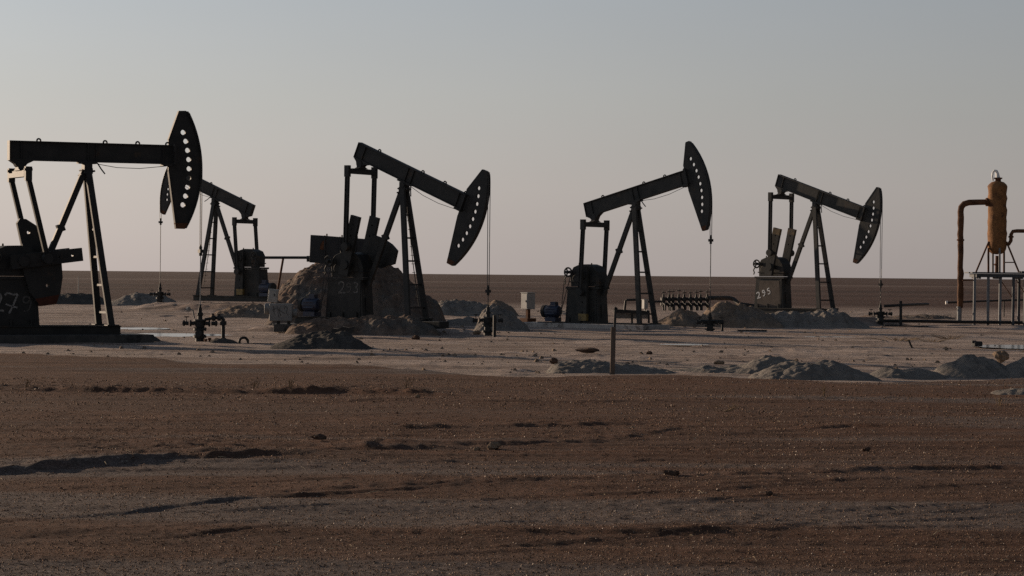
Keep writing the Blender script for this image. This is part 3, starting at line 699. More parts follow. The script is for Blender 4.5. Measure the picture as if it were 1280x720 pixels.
# ------------------------------------------------------------------ heaps of dug earth
def mound(prof, base_py, depth, mat, label, Yc=None, zb=None, rough=.5, seed=0, group='heaps of dug earth'):
    zb = PADZ if zb is None else zb
    pcx = sum(p[0] for p in prof) / len(prof)
    if Yc is None: Yc = gp(pcx, base_py, zb).y + depth * .5
    pts = [wp(px, py, Yc) for px, py in prof]
    xs = np.array([p.x for p in pts]); zs = np.array([p.z for p in pts])
    step = .032 * Yc / 50
    nx = int((xs[-1] - xs[0] + .5) / step) + 2; ny = int(depth / step / 1.0) + 2
    nx = min(nx, 460); ny = min(ny, 130)
    gx = np.linspace(xs[0] - .2, xs[-1] + .2, nx); d = np.linspace(-1, 1, ny)
    Xg = np.repeat(gx[:, None], ny, 1); Dg = np.repeat(d[None, :], nx, 0)
    wander = .30 * fbm(gx * .7, gx * 0 + seed, 201 + seed, 3)
    top = np.interp(gx, xs, zs)
    k = np.ones(5) / 5; top = np.convolve(np.pad(top, 2, mode='edge'), k, 'valid')
    hgt = top - zb
    c = 1 - np.abs(np.clip(Dg + wander[:, None] * (1 - np.abs(Dg)), -1, 1)) ** 1.35
    Yg = Yc + Dg * depth / 2 + .15 * fbm(Xg * .6, Dg * 0 + 1.5, 211 + seed, 3)
    bil = lambda f, sd: np.abs(fbm(Xg * f, Yg * f, sd, 3))
    nz = .40 * fbm(Xg * .9, Yg * .9, 221 + seed, 4) + .55 * (bil(1.5, 231 + seed) - .18) + .34 * (bil(3.8, 237 + seed) - .15) + .17 * fbm(Xg * 9, Yg * 9, 241 + seed, 3) + .5 * (np.abs(fbm(Xg * 1.7 + .8 * Dg, Yg * .25, 251 + seed, 3)) - .16)
    Zg = zb - .10 + (hgt[:, None] + .10) * c + nz * rough * np.clip(hgt[:, None] + .08, 0, 1.2) * np.clip(c * 2.2, 0, 1)
    edge = np.minimum(sstep(0, .5, gx - gx[0]), sstep(0, .5, gx[-1] - gx))
    Zg = (zb - .14) * (1 - edge[:, None]) + Zg * edge[:, None]
    root = Vector((float(xs.mean()), Yc, zb))
    mb = MB()
    co = np.stack([Xg - root.x, Yg - root.y, Zg - root.z], -1).reshape(-1, 3)
    mb.v = [tuple(p) for p in co.tolist()]
    idx = np.arange(nx * ny).reshape(nx, ny)
    mb.f = [tuple(q) for q in np.stack([idx[:-1, :-1], idx[1:, :-1], idx[1:, 1:], idx[:-1, 1:]], -1).reshape(-1, 4).tolist()]
    o = mb.build('dirt_mound', mat, clean=False); o.location = root
    o.data.polygons.foreach_set('use_smooth', [True] * len(o.data.polygons))
    tag(o, label, 'mound', group)
    return o
mound([(672, 468), (684, 464), (694, 455), (712, 451), (740, 451), (762, 452), (790, 456), (815, 460), (840, 464), (856, 468)], 470, 2.6, 'mound_grey', 'low grey earth bank at the foot of the thin post, front edge of the pad', seed=1)
mound([(815, 470), (838, 463), (862, 461), (880, 458), (905, 460), (925, 456), (942, 450), (965, 447), (985, 449), (1002, 456), (1015, 466)], 470, 2.4, 'mound_grey', 'ragged earth bank between the bank at the post and the foremost grey heap', seed=2)
mound([(925, 476), (945, 466), (962, 457), (985, 452), (1010, 452), (1040, 453), (1060, 458), (1080, 466), (1100, 474), (1112, 477)], 477, 2.4, 'mound_grey', 'grey earth heap with a pale left end, foremost of the heaps right of the post', seed=3)
mound([(1075, 473), (1095, 465), (1112, 460), (1130, 462), (1150, 461), (1170, 464), (1190, 472)], 473, 1.8, 'mound_grey', 'very low pale heap between the two grey heaps at the right', seed=4)
mound([(1160, 471), (1176, 460), (1192, 452), (1212, 446), (1232, 445), (1246, 449), (1258, 458), (1272, 466), (1285, 471)], 473, 2.6, 'mound_grey', 'tall rounded grey heap with a sandy clod resting behind it, near the right edge', seed=5)
mound([(1238, 471), (1254, 460), (1272, 449), (1295, 446), (1320, 450), (1345, 470)], 474, 2.6, 'mound_grey', 'grey earth heap cut off by the right edge', seed=6)
mound([(1225, 493), (1245, 488), (1270, 484), (1300, 484), (1330, 492)], 494, 1.4, 'mound_grey', 'small flat heap on the brown field at the right edge', zb=0.0, seed=7)
mound([(332, 434), (352, 428), (372, 420), (390, 416), (410, 414), (428, 415), (442, 421), (455, 429), (470, 434)], 436, 3.0, 'mound_dark', 'dark low heap in front of pumpjack 293, between it and the field', seed=8)
mound([(355, 413), (372, 405), (395, 400), (425, 398), (460, 398), (500, 397), (522, 399), (538, 405), (552, 414)], 418, 3.4, 'mound_red', 'reddish earth bank along the base of pumpjack 293', Yc=81.6, seed=9, rough=.5)
mound([(342, 380), (349, 367), (354, 356), (372, 343), (388, 330), (402, 324), (425, 321), (455, 322), (484, 331), (497, 339), (507, 346), (520, 358), (533, 369), (545, 379), (556, 387)], 385, 8.5, 'mound_red', 'biggest earth heap, tall and brown, carrying the black tank behind pumpjack 293', Yc=99, zb=-.05, rough=.38, seed=10)
mound([(528, 386), (545, 376), (560, 374), (585, 377), (610, 382), (625, 387)], 388, 3.5, 'mound_grey', 'grey heap trailing right from the biggest heap, on the far edge of the pad', Yc=118, seed=11)
mound([(548, 407), (562, 400), (574, 397), (586, 396), (598, 401), (608, 407)], 408, 2.2, 'mound_grey', 'small heap between pumpjack 293 and its wellhead', seed=12)
mound([(592, 404), (604, 390), (614, 383), (628, 384), (642, 394), (654, 402), (664, 408)], 409, 3.0, 'mound_grey', 'steep grey heap right behind the wellhead of pumpjack 293', Yc=90, seed=13)
mound([(815, 405), (828, 398), (842, 390), (856, 386), (868, 390), (880, 398), (890, 405)], 405, 3.2, 'mound_tan', 'tan heap below the valve manifold, right of the raised pumpjack', Yc=101, seed=14)
mound([(862, 408), (876, 396), (888, 386), (905, 382), (925, 383), (948, 387), (962, 394), (978, 404)], 408, 4.0, 'mound_tan', 'broad tan heap behind the low wellhead, left of pumpjack 295', Yc=101, seed=15)
mound([(918, 411), (936, 401), (952, 394), (968, 391), (985, 389), (1000, 393), (1016, 390), (1038, 388), (1056, 391), (1070, 400), (1090, 410)], 411, 3.2, 'mound_grey', 'grey earth bank along the base of pumpjack 295', Yc=101.5, seed=16, rough=.55)
mound([(52, 378), (72, 369), (88, 366), (108, 368), (125, 372), (138, 378)], 379, 4, 'mound_dark', 'far dark heap seen between the legs of the largest pumpjack', Yc=150, zb=0, seed=17)
mound([(134, 379), (152, 372), (170, 366), (182, 368), (196, 366), (212, 373), (224, 379)], 379, 4, 'mound_grey', 'far pale heap left of the distant wellhead', Yc=146, zb=0, seed=18)
mound([(262, 392), (285, 384), (305, 381), (322, 382), (338, 386), (352, 392)], 393, 3.4, 'mound_tan', 'low pale heap in front of the left facing pumpjack', Yc=108, zb=0.02, seed=19)
mound([(256, 427), (268, 424), (280, 423), (292, 425), (304, 428)], 430, 1.2, 'mound_dark', 'oily soil lump behind the tallest wellhead', seed=20)
mound([(150, 424), (165, 420), (182, 418), (192, 421), (206, 426)], 427, 1.4, 'mound_dark', 'oily soil lump at the end of the oil soaked slab', seed=21)
mound([(690, 392), (705, 387), (725, 389), (742, 386), (760, 391)], 393, 3, 'mound_grey', 'far low heap behind the base of the raised pumpjack', Yc=125, zb=-.02, seed=22)
mound([(592, 388), (604, 380), (618, 376), (632, 379), (648, 388)], 389, 3, 'mound_tan', 'far brownish heap left of the pale cabinet', Yc=122, zb=-.02, seed=23)
mound([(1060, 399), (1085, 394), (1110, 396), (1150, 393), (1180, 395), (1200, 399)], 400, 3, 'mound_red', 'long low reddish bank behind the wellhead of pumpjack 295', Yc=124, zb=-.02, seed=24)
# ------------------------------------------------------------------ water
def puddle(i, label):
    cx, cy, hx, hy, z = PUDDLES[i]
    mb = MB(); n = 48
    vs = []
    for k in range(n):
        t = 2 * math.pi * k / n
        q = 1.25 + .25 * float(fbm(np.array([math.cos(t) * 1.5 + i * 5]), np.array([math.sin(t) * 1.5]), 301)[0])
        vs.append((hx * math.cos(t) * q, hy * math.sin(t) * q, 0))
    mb.add(vs, [tuple(range(n))])
    o = mb.build('puddle_water', 'water'); o.location = (cx, cy, z - .002); o['kind'] = 'structure'; o['label'] = label
    return o
m_, nt, b = new_mat('muddy_water'); M['water'] = m_
b.inputs['Base Color'].default_value = (.05, .043, .036, 1); b.inputs['Roughness'].default_value = .14; b.inputs['IOR'].default_value = 1.33
nw = noise_node(nt, 3, 3, .5); bump(nt, nw.outputs['Fac'], .04, .01, b)
for i, l in enumerate(['long shiny puddle behind the slab of the largest pumpjack', 'thin strip of water behind the legs of the largest pumpjack', 'wide shallow puddle at the right edge', 'thin wet patch in the middle of the pad', 'thin wet patch right of the thin post', 'small wet patch by the distant wellhead']): puddle(i, l)

# ------------------------------------------------------------------ tank on the big heap
Yt = 93.5
tk = thing('steel_tank', 'black rectangular steel tank with a rust spot, lying on the biggest earth heap', 'tank', wp(424, 326, Yt))
def tb(px, py, dy): return wp(px, py, Yt + dy)
mb = MB()
A = [tb(388, 293.5, 0), tb(464, 299.5, 0), tb(464, 334, 0), tb(386.5, 328, 0)]; dv = Vector((.35, 1.5, 0))
mb.add(A + [p + dv for p in A], [(0, 1, 2, 3), (7, 6, 5, 4), (0, 4, 5, 1), (1, 5, 6, 2), (2, 6, 7, 3), (3, 7, 4, 0)])
tb_ = mb.build('tank_body', 'tank', tk, world=True, bevel=.02)
for k in range(3):
    f_ = .24 + .25 * k; p = A[0].lerp(A[1], f_); q = A[3].lerp(A[2], f_)
    mb = MB(); mb.bar(p + Vector((0, -.03, .02)), q + Vector((0, -.03, .04)), .05, .05, (0, 1, 0)); mb.build('stiffener', 'tank', tk, world=True)
    mb = MB(); mb.lathe([(.03, -.02), (.03, .09)], 8, A[0].lerp(A[1], f_) + Vector((.05, .3, 0))); mb.build('lug', 'tank', tk, world=True)
mb = MB(); p = wp(403, 306, Yt - .012); mb.prism([(-.10, -.17), (.05, -.2), (.12, .05), (.14, .2), (.02, .16), (-.06, .02)], -.004, .004, fn=lambda x, y, z: p + Vector((x, y - .01, z))); mb.build('rust_spot', 'rust', tb_, world=True)
# pipe rail from the tank
pr = thing('pipe_rail', 'dark horizontal pipe on one slanted leg, running left from the black tank', 'pipe', wp(347, 366, 95.5))
mb = MB(); mb.tube([wp(329, 322, 95.5), wp(386, 322, 95.5), wp(392, 323, 95)], .055, 8); mb.lathe([(.12, -.08), (.12, .08)], 10, wp(386, 323.5, 95.3), (1, 0, 0)); mb.build('rail_pipe', 'black', pr, world=True, smooth=True)
mb = MB(); mb.tube([wp(354, 323, 95.5), wp(346.5, 366, 95.5)], .045, 8); mb.build('leg', 'rust', pr, world=True, smooth=True)

# ------------------------------------------------------------------ grey valve box on a concrete foot
Yv = 82.4
def at(px, py, Y=Yv): return wp(px, py, Y)
vb = thing('control_box', 'grey box smeared with black scribbles on a dark foot, left of pumpjack 293', 'box', at(355, 415))
mb = MB(); a = at(343, 405); bpt = at(368, 415)
mb.box(((a.x + bpt.x) / 2, Yv, (a.z + bpt.z) / 2), (bpt.x - a.x, .6, a.z - bpt.z)); mb.build('foot', 'oily_concrete', vb, world=True, bevel=.015)
mb = MB()
for px in (348, 361): mb.bar(at(px, 406), at(px, 399), .09, .3, (0, 1, 0))
mb.build('bracket', 'black', vb, world=True)
mb = MB(); a = at(337.5, 379.5); bpt = at(366, 401.5); mb.box(((a.x + bpt.x) / 2, Yv, (a.z + bpt.z) / 2), (bpt.x - a.x, .5, a.z - bpt.z))
c = (a + bpt) / 2; mb.tube([(a.x - .18, Yv, c.z + .12), (a.x + .02, Yv, c.z + .12)], .19, 14); mb.tube([(bpt.x - .02, Yv, c.z - .02), (bpt.x + .16, Yv, c.z - .02)], .15, 14)
bx_ = mb.build('box_body', 'mid_grey', vb, world=True, bevel=.03)
for k, pts in enumerate([[(341, 383), (343, 386), (342, 390), (344, 394)], [(346, 383), (348, 387), (347, 392), (349, 397)], [(350, 384), (349, 390), (351, 395)], [(355, 386), (357, 382.5), (360, 386), (357, 390), (360, 394)], [(340, 388), (345, 385), (351, 389), (356, 392)]]):
    mb = MB(); ribbon(mb, pts, .5, lambda x, z: wp(x, z, Yv - .256)); mb.build('black_scribble', 'soot', bx_, world=True)
cb = thing('switch_cabinet', 'tilted pale grey switch cabinet standing right behind the scribbled box', 'cabinet', at(341, 379, 84.2))
mb = MB(); c = at(341.5, 369.5, 84.2); mb.box(c, (.33, .30, .46), Matrix.Rotation(math.radians(6), 3, 'Y')); cab = mb.build('cabinet_body', 'pale_grey', cb, world=True, bevel=.01)
mb = MB(); mb.box(c + Vector((-.02, 0, -.32)), (.12, .12, .30)); mb.build('stand', 'mid_grey', cb, world=True)
mb = MB(); mb.box(c + Vector((-.01, -.16, .02)), (.25, .02, .34), Matrix.Rotation(math.radians(6), 3, 'Y')); dr = mb.build('door', 'pale_grey', cb, world=True, bevel=.004)
mb = MB(); mb.box(c + Vector((.06, -.177, .02)), (.03, .015, .08)); mb.build('handle', 'black', dr, world=True)

# pale cabinet by the raised pumpjack
Yc_ = 104
pc = thing('meter_cabinet', 'white metal cabinet on a short post, alone between pumpjacks 293 and the raised one', 'cabinet', wp(660, 400, Yc_), math.radians(40))
def lc(x, y, z): return Vector((x, y, z))
mb = MB(); mb.box((0, 0, .82), (.44, .42, .70)); mb.box((0, 0, 1.185), (.50, .48, .03)); mb.build('cabinet_body', 'pale_grey', pc, bevel=.008)
mb = MB(); mb.box((-.225, 0, .82), (.015, .36, .62)); d_ = mb.build('door', 'pale_grey', pc, bevel=.004)
mb = MB(); mb.box((-.24, -.12, .82), (.02, .03, .09)); mb.build('handle', 'black', d_)
mb = MB(); mb.bar((0, 0, .47), (0, 0, -.1), .14, .14); mb.box((0, 0, .0), (.5, .5, .16)); mb.build('stand', 'rust', pc)
sc_ = thing('meter_cabinet', 'small pale cabinet seen between the front legs of the raised pumpjack', 'cabinet', wp(806, 397, 108), math.radians(30))
mb = MB(); mb.box((0, 0, .60), (.20, .20, .40)); mb.box((0, 0, .815), (.24, .24, .02)); mb.build('cabinet_body', 'pale_grey', sc_, bevel=.006)
mb = MB(); mb.bar((0, 0, .40), (0, 0, -.05), .06, .06); mb.build('stand', 'mid_grey', sc_)

# ------------------------------------------------------------------ thin posts
def post(loc, h, r, label, mat, lean=0.0, cap=True):
    o = thing('post', label, 'post', loc)
    mb = MB(); mb.tube([(0, 0, -.15), (lean * h, 0, h)], r, 8); mb.build('post_shaft', mat, o, smooth=True); return o
g = gp(765.5, 466, -.02); p = thing('marker_post', 'single weathered post with a thinner upper half, rising from the grey bank in the foreground', 'post', g)
mb = MB(); mb.bar((0, 0, -.1), (.012, 0, .95), .10, .10); mb.build('lower_shaft', 'wood', p, bevel=.01)
mb = MB(); mb.bar((.035, 0, .80), (.05, 0, 1.34), .045, .05); mb.bar((.05, 0, 1.32), (.07, 0, 1.36), .07, .05); mb.build('upper_rod', 'black_worn', p)
g = wp(618, 425, 79.5); post((g.x, g.y, gz(g.x, g.y)), .72, .055, 'short dark post right of the wellhead under pumpjack 293', 'black')
post(wp(98, 368, 170), 1.25, .03, 'thin distant stake seen left of the legs of the largest pumpjack', 'pale_grey')
g = gp(1143, 434, PADZ); post((g.x, g.y, PADZ - .02), .24, .03, 'short leaning stick on the pad in front of the pipe rail', 'black', lean=-.75)
g = gp(1040, 474, -.02)

# ------------------------------------------------------------------ pipework at the wellheads
def pipes(label, loc, parts, name='flow_pipe', cat='pipe'):
    o = thing(name, label, cat, loc)
    for nm, pts, r, mat in parts:
        mb = MB(); mb.tube(pts, r, 10); mb.build(nm, mat, o, world=True, smooth=True)
    return o
p, g, k, w = WELLS['p1']
Y1 = p.y
o = pipes('black flow pipe with two small valves, dropping to the ground right of the tallest wellhead', wp(279, 428, Y1), [
    ('cross_pipe', [wp(256, 399.5, Y1), wp(264, 398, Y1), wp(278, 397, Y1), wp(279, 399, Y1)], .045, 'black'),
    ('down_pipe', [wp(279, 398, Y1), wp(279, 428, Y1)], .055, 'black')])
for px in (267, 274):
    mb = MB(); mb.lathe([(.085, -.05), (.085, .05)], 10, wp(px, 397.5, Y1), (1, 0, 0)); mb.tube([wp(px, 397, Y1), wp(px - 1, 392.5, Y1)], .03, 8); mb.lathe([(.06, -.012), (.06, .012)], 10, wp(px - 1, 392.5, Y1)); mb.build('valve', 'black', o, world=True)
mb = MB(); mb.lathe([(.10, -.06), (.10, .06)], 12, wp(279, 404, Y1)); mb.lathe([(.09, -.02), (.09, .04)], 12, wp(279, 424, Y1)); mb.build('flange', 'black', o, world=True)
o = thing('gauge', 'small pale gauge sticking out left of the tallest wellhead', 'gauge', wp(237, 388, Y1))
mb = MB(); mb.lathe([(.075, -.03), (.075, .03)], 14, wp(235.5, 386.5, Y1), (.8, -.6, 0)); mb.build('dial', 'pale_grey', o, world=True)
mb = MB(); mb.tube([wp(236.5, 387, Y1 + .02), wp(241, 387.5, Y1), wp(243, 398, Y1)], .022, 6); mb.build('gauge_pipe', 'mid_grey', o, world=True)
o = thing('flange_ring', 'black ring lying on edge at the end of the ground pipe, front of the pad', 'flange', wp(305, 433, 70))
mb = MB(); c = wp(304.5, 427.5, 70); mb.tube([c + Vector((.12 * math.cos(a), .06 * math.cos(a), .13 * math.sin(a))) for a in np.linspace(0, 2 * math.pi, 17)], .04, 8, caps=False); mb.build('ring', 'black', o, world=True, smooth=True)
pipes('black pipe lying on the ground towards the dark low heap', wp(326, 433, 70.2), [('ground_pipe', [wp(306, 431.5, 70.3), wp(325, 431.5, 70.2), wp(350, 432.5, 70)], .065, 'black')], 'ground_pipe')
mb = MB()
o = thing('small_valves', 'cluster of small rusty fittings on the ground at the foot of the tallest wellhead', 'fittings', wp(264, 428, Y1 - .4))
for px, py in ((257, 425), (262, 423.5), (266, 426), (271, 424)):
    mb = MB(); a = wp(px, 429.5, Y1 - .4); b_ = wp(px, py, Y1 - .4); mb.tube([a, b_], .03, 8); mb.lathe([(.05, -.03), (.05, .03)], 8, b_); mb.build('fitting', 'rust', o, world=True)
p, g, k, w = WELLS['p4']; Y4 = p.y
pipes('dark raised flow pipe on one leg, right of the low wellhead', wp(903, 414, Y4), [('cross_pipe', [wp(876, 401.5, Y4), wp(904, 401.5, Y4)], .06, 'black'), ('down_pipe', [wp(903, 402, Y4), wp(903, 415, Y4)], .045, 'black')])
p, g, k, w = WELLS['p5']; Y5 = p.y
pipes('dark pipe rail with one upright right of the wellhead of pumpjack 295', wp(1126, 409, Y5), [('cross_pipe', [wp(1105, 382.5, Y5), wp(1127, 381.5, Y5), wp(1160, 380, Y5 + 5)], .06, 'black'), ('down_pipe', [wp(1126, 376, Y5), wp(1126, 410, Y5)], .065, 'black')], 'pipe_rail')
pipes('long dark pipe lying low from the wellhead of pumpjack 295 to the vessel', wp(1180, 403, 107), [('ground_pipe', [wp(1104, 401, Y5), wp(1150, 401.5, 106), wp(1200, 402.5, 107.5), wp(1300, 403.5, 109)], .075, 'black')], 'ground_pipe')
o = thing('shadow_bar', 'dark flat bar in place of the cast shadow right of the wellhead of pumpjack 295', 'shadow', wp(1135, 409.5, Y5 - .8))
mb = MB(); mb.bar(wp(1105, 408, Y5 - .8), wp(1160, 409.5, Y5 - .8), .3, .14, (0, 0, 1)); mb.build('shadow_bar_body', 'black', o, world=True)  # black bar put in for the shadow the wellhead casts
o = thing('timber_baulk', 'black timber baulk jutting out right below the legs of pumpjack 293', 'timber', wp(537, 412, 81.8))
mb = MB(); mb.bar(wp(512, 405.5, 82.6), wp(555.5, 406, 81.6), .5, .22, (0, 0, 1)); mb.build('timber_body', 'black', o, world=True, bevel=.02)
o = thing('timber_baulk', 'dark flat timber on the pad left of pumpjack 295', 'timber', wp(942, 412, 93))
mb = MB(); mb.bar(wp(922, 414, 91), wp(958, 414, 91), .3, .10, (0, 0, 1)); mb.build('timber_body', 'black', o, world=True)
o = thing('scrap_sheet', 'crumpled black sheet on top of the dark low heap', 'scrap', wp(428, 416, 76))
mb = MB(); mb.prism([(-.38, -.08), (-.30, .04), (-.12, .02), (.02, .10), (.22, .07), (.42, .12), (.36, -.10), (.1, -.16)], -.2, .2, fn=lambda x, y, z: wp(428, 412, 78) + Vector((x, y, z))); mb.build('sheet', 'rubber', o, world=True)
o = thing('rubber_block', 'black rubber block lying at the left end of the right hand puddle', 'block', gp(1222, 433, PADZ))
mb = MB(); a = gp(1222, 433, PADZ); mb.box(a + Vector((0, .1, .08)), (.26, .3, .15), Matrix.Rotation(.2, 3, 'Z')); mb.box(a + Vector((-.1, .1, .14)), (.14, .22, .08)); mb.build('block', 'rubber', o, world=True, bevel=.02)

# ------------------------------------------------------------------ pipe frame behind the raised pumpjack
Yf = 97.5
fr = thing('pipe_skid', 'low dark pipe skid behind the base of the raised pumpjack', 'skid', wp(785, 402, Yf))
mb = MB(); a, b_ = wp(768, 388.5, Yf), wp(812, 391, Yf)
for dy in (0, .9):
    mb.bar(a + Vector((0, dy, 0)), b_ + Vector((0, dy, 0)), .12, .12); 
for px in (769, 790, 811): mb.bar(wp(px, 389, Yf), wp(px, 404, Yf), .08, .08)
[mb.bar(wp(px, 389.6, Yf), wp(px, 389.6, Yf) + Vector((0, .9, 0)), .1, .1, (0, 0, 1)) for px in (770, 790, 810)]; mb.build('frame', 'black', fr, world=True)
mb = MB(); mb.box((a + b_) / 2 + Vector((0, .45, -.16)), (1.35, .6, .24)); mb.build('tray', 'mid_grey', fr, world=True)
mb = MB(); mb.tube([wp(780.5, 390, Yf + .4), wp(782, 376, Yf + .4), wp(783, 375, Yf + .4), wp(800, 374.5, Yf + .6)], .05, 8); mb.build('bent_pipe', 'black_worn', fr, world=True, smooth=True)

# ------------------------------------------------------------------ valve manifold
Ym = 113
mf = thing('valve_manifold', 'long row of upright dark valves on two header pipes, behind the tan heaps', 'manifold', wp(860, 388, Ym))
for py in (373.5, 380): 
    mb = MB(); mb.tube([wp(826, py, Ym), wp(885, py + .4, Ym + .6)], .075, 10); mb.build('header_pipe', 'black_worn', mf, world=True, smooth=True)
for i in range(9):
    px = 828.5 + 6.8 * i + random.uniform(-1.2, 1.2); Yi = Ym + .07 * i; jj = random.uniform(-2.2, 1.5); sc0 = random.uniform(-.8, .8)
    mb = MB(); mb.tube([wp(px, 388, Yi - .1), wp(px, 368, Yi - .1)], .05, 8)
    for py in (372, 377, 383): mb.lathe([(.085, -.03), (.085, .03)], 10, wp(px, py, Yi - .1))
    mb.lathe([(.06, -.1), (.11, -.05), (.11, .05), (.06, .1)], 10, wp(px, 374.5, Yi - .1))
    mb.tube([wp(px, 380, Yi - .1), wp(px + 2, 380, Yi - .5), wp(px + 2, 388, Yi - .6)], .04, 8)
    rv = mb.build('riser_valve', 'black' if i % 3 else 'black_worn', mf, world=True, smooth=True)
    mb = MB(); tp = wp(px, 365 + jj, Yi - .1); mb.tube([wp(px, 369, Yi - .1), tp - Vector((0, 0, -.12))], .018, 6); mb.tube([tp + Vector((.10 * math.cos(a), .10 * math.sin(a), 0)) for a in np.linspace(0, 2 * math.pi, 11)], .02, 6, caps=False); mb.build('handwheel', 'black_worn', rv, world=True)
mb = MB(); mb.tube([wp(800, 377, Ym - 1), wp(827, 377, Ym - .2)], .05, 8); mb.build('inlet_pipe', 'black_worn', mf, world=True, smooth=True)
mb = MB(); mb.tube([wp(884, 372.5, Ym + .4), wp(912, 372.5, Ym + .4), wp(917, 374, Ym + .4), wp(924, 380, Ym), wp(940, 382.5, Ym), wp(962, 383, Ym + 1)], .10, 10); mb.build('outlet_pipe', 'black_worn', mf, world=True, smooth=True)

# ------------------------------------------------------------------ the brown vessel on its stand
Ys = 109
def vp(px, py, dy=0): return wp(px, py, Ys + dy)
pl = thing('vessel_stand', 'grey steel platform on slender legs carrying the brown vessel', 'platform', vp(1246, 405))
sx_ = Ys / F
cx = vp(1246.5, 344).x; zt = vp(1246.5, 340.3).z; zb_ = vp(1246.5, 346.5).z
mb = MB()
mb.box((cx, Ys, zt - .03), (2.62, 1.9, .06)); mb.box((cx, Ys, (zt + zb_) / 2 - .04), (2.2, 1.7, .16)); 
for dx in (-.95, 0, .95): mb.bar((cx + dx, Ys - .85, zb_ - .03), (cx + dx, Ys + .85, zb_ - .03), .10, .10, (0, 0, 1))
mb.box((cx + 1.35, Ys - .2, zt + .02), (.7, .8, .08))
mb.build('deck', 'deck_steel', pl, world=True)
for px, dy, mt in ((1218.5, -.75, 'pale_grey'), (1235.5, -.75, 'pale_grey'), (1250.5, -.75, 'grey_steel'), (1267, -.75, 'deck_steel'), (1281.5, -.7, 'deck_steel'), (1274, .75, 'deck_steel')):  # light painted in: left legs paler as if sunlit, right legs darker
    mb = MB(); t0 = vp(px, 346.5, dy); b0 = vp(px - .8, 406, dy); b0.z = PADZ - .05; mb.bar(b0, t0, .11, .11); mb.build('leg', 'grey_steel' if mt == 'pale_grey' else mt, pl, world=True)
mb = MB(); mb.tube([vp(1218, 350, -.7), vp(1203, 350.5, -.7)], .03, 8); mb.tube([vp(1250, 349, -.7), vp(1268, 376, -.7)], .02, 6); mb.tube([vp(1270, 349, -.7), vp(1284, 372, -.7)], .02, 6); mb.build('tie_rod', 'rust', pl, world=True)
vs_ = thing('separator_vessel', 'tall rust brown lagged cylindrical vessel with a white hook on top, at the right edge', 'vessel', vp(1246.5, 340))
R_ = 11.6 * sx_; c0 = vp(1246.5, 274); zT = vp(1246.5, 226.5).z; zB = vp(1246.5, 318).z
mb = MB(); hh = zT - zB
prof = [(.05, 0), (R_ * .55, .03), (R_ * .86, .12)] + [(R_ * (1 + .05 * math.sin(j * 2.1) * (.4 + .6 * random.random())), .24 + (hh - .48) * j / 16) for j in range(17)] + [(R_ * .92, hh - .16), (R_ * .66, hh - .05), (R_ * .3, hh)]
mb.lathe(prof, 28, (c0.x, Ys, zB), noise=.10); mb.build('lagged_shell', 'lagging', vs_, world=True, smooth=True)
mb = MB(); mb.lathe([(.13, -.03), (.13, .10), (.19, .10), (.19, .16), (.1, .17)], 14, (c0.x + .02, Ys, zT)); mb.build('top_nozzle', 'rust', vs_, world=True)
mb = MB(); mb.tube([vp(1241, 226), vp(1240.3, 220), vp(1241, 215.5), vp(1243, 213.2), vp(1245.3, 213.6), vp(1246.6, 217), vp(1247.6, 225)], [.04, .045, .05, .055, .06, .075, .11], 10); mb.build('vent_hook', 'white', vs_, world=True, smooth=True)
mb = MB(); pts = [vp(1237, 252.6), vp(1222, 252.8), vp(1211, 253.2), vp(1205, 255), vp(1201.5, 259), vp(1200.6, 265)] + [vp(1200.6 + random.uniform(-.5, .5), y) for y in range(272, 376, 7)] + [vp(1200.2, 385)]
mb.tube(pts, [.125, .13, .135, .14, .14, .14] + [.132 + random.uniform(-.012, .018) for _ in range(15)] + [.12], 14); mb.build('inlet_pipe', 'lagging_dark', vs_, world=True, smooth=True)
mb = MB(); mb.lathe([(.19, -.05), (.19, .05)], 14, vp(1233.5, 252.6), (1, 0, 0)); mb.lathe([(.17, -.04), (.17, .04)], 14, vp(1200.6, 300)); mb.lathe([(.12, -.04), (.12, .04)], 12, vp(1263.7, 296)); mb.build('flange', 'rust', vs_, world=True)
mb = MB(); mb.tube([vp(1199.5, 383), vp(1199, 402)], .105, 12); mb.lathe([(.13, -.03), (.13, .03)], 12, vp(1199.3, 384)); mb.build('bare_pipe_end', 'grey_steel', vs_, world=True, smooth=True)
mb = MB(); mb.tube([vp(1257, 305), vp(1261, 305), vp(1263.5, 301), vp(1263.8, 293), vp(1266, 289.3), vp(1271, 288.7), vp(1300, 288.9)], .085, 10); mb.build('outlet_pipe', 'lagging_dark', vs_, world=True, smooth=True)
for a, b_ in (((1236, 302), (1220, 340)), ((1258, 302), (1273.5, 340))):
    mb = MB(); mb.bar(vp(*a, -.1), vp(*b_, -.1), .07, .07); mb.build('side_strut', 'rust', vs_, world=True)
for px, dy, mt in ((1235.5, -.25, 'rust'), (1241, .3, 'grey_steel'), (1249.5, -.4, 'grey_steel'), (1255, .2, 'rust')):
    mb = MB(); mb.bar(vp(px, 310, dy), vp(px, 341, dy), .08, .08); mb.build('leg', mt, vs_, world=True)
mb = MB(); mb.lathe([(.10, 0), (.10, .3), (.15, .32), (.15, .38), (.09, .40), (.09, .75)], 12, (c0.x + .02, Ys, zt)); mb.build('drain_pipe', 'rust', vs_, world=True)
mb = MB(); mb.bar(vp(1256, 328), vp(1269, 328), .05, .05); mb.build('cross_strut', 'rust', vs_, world=True)
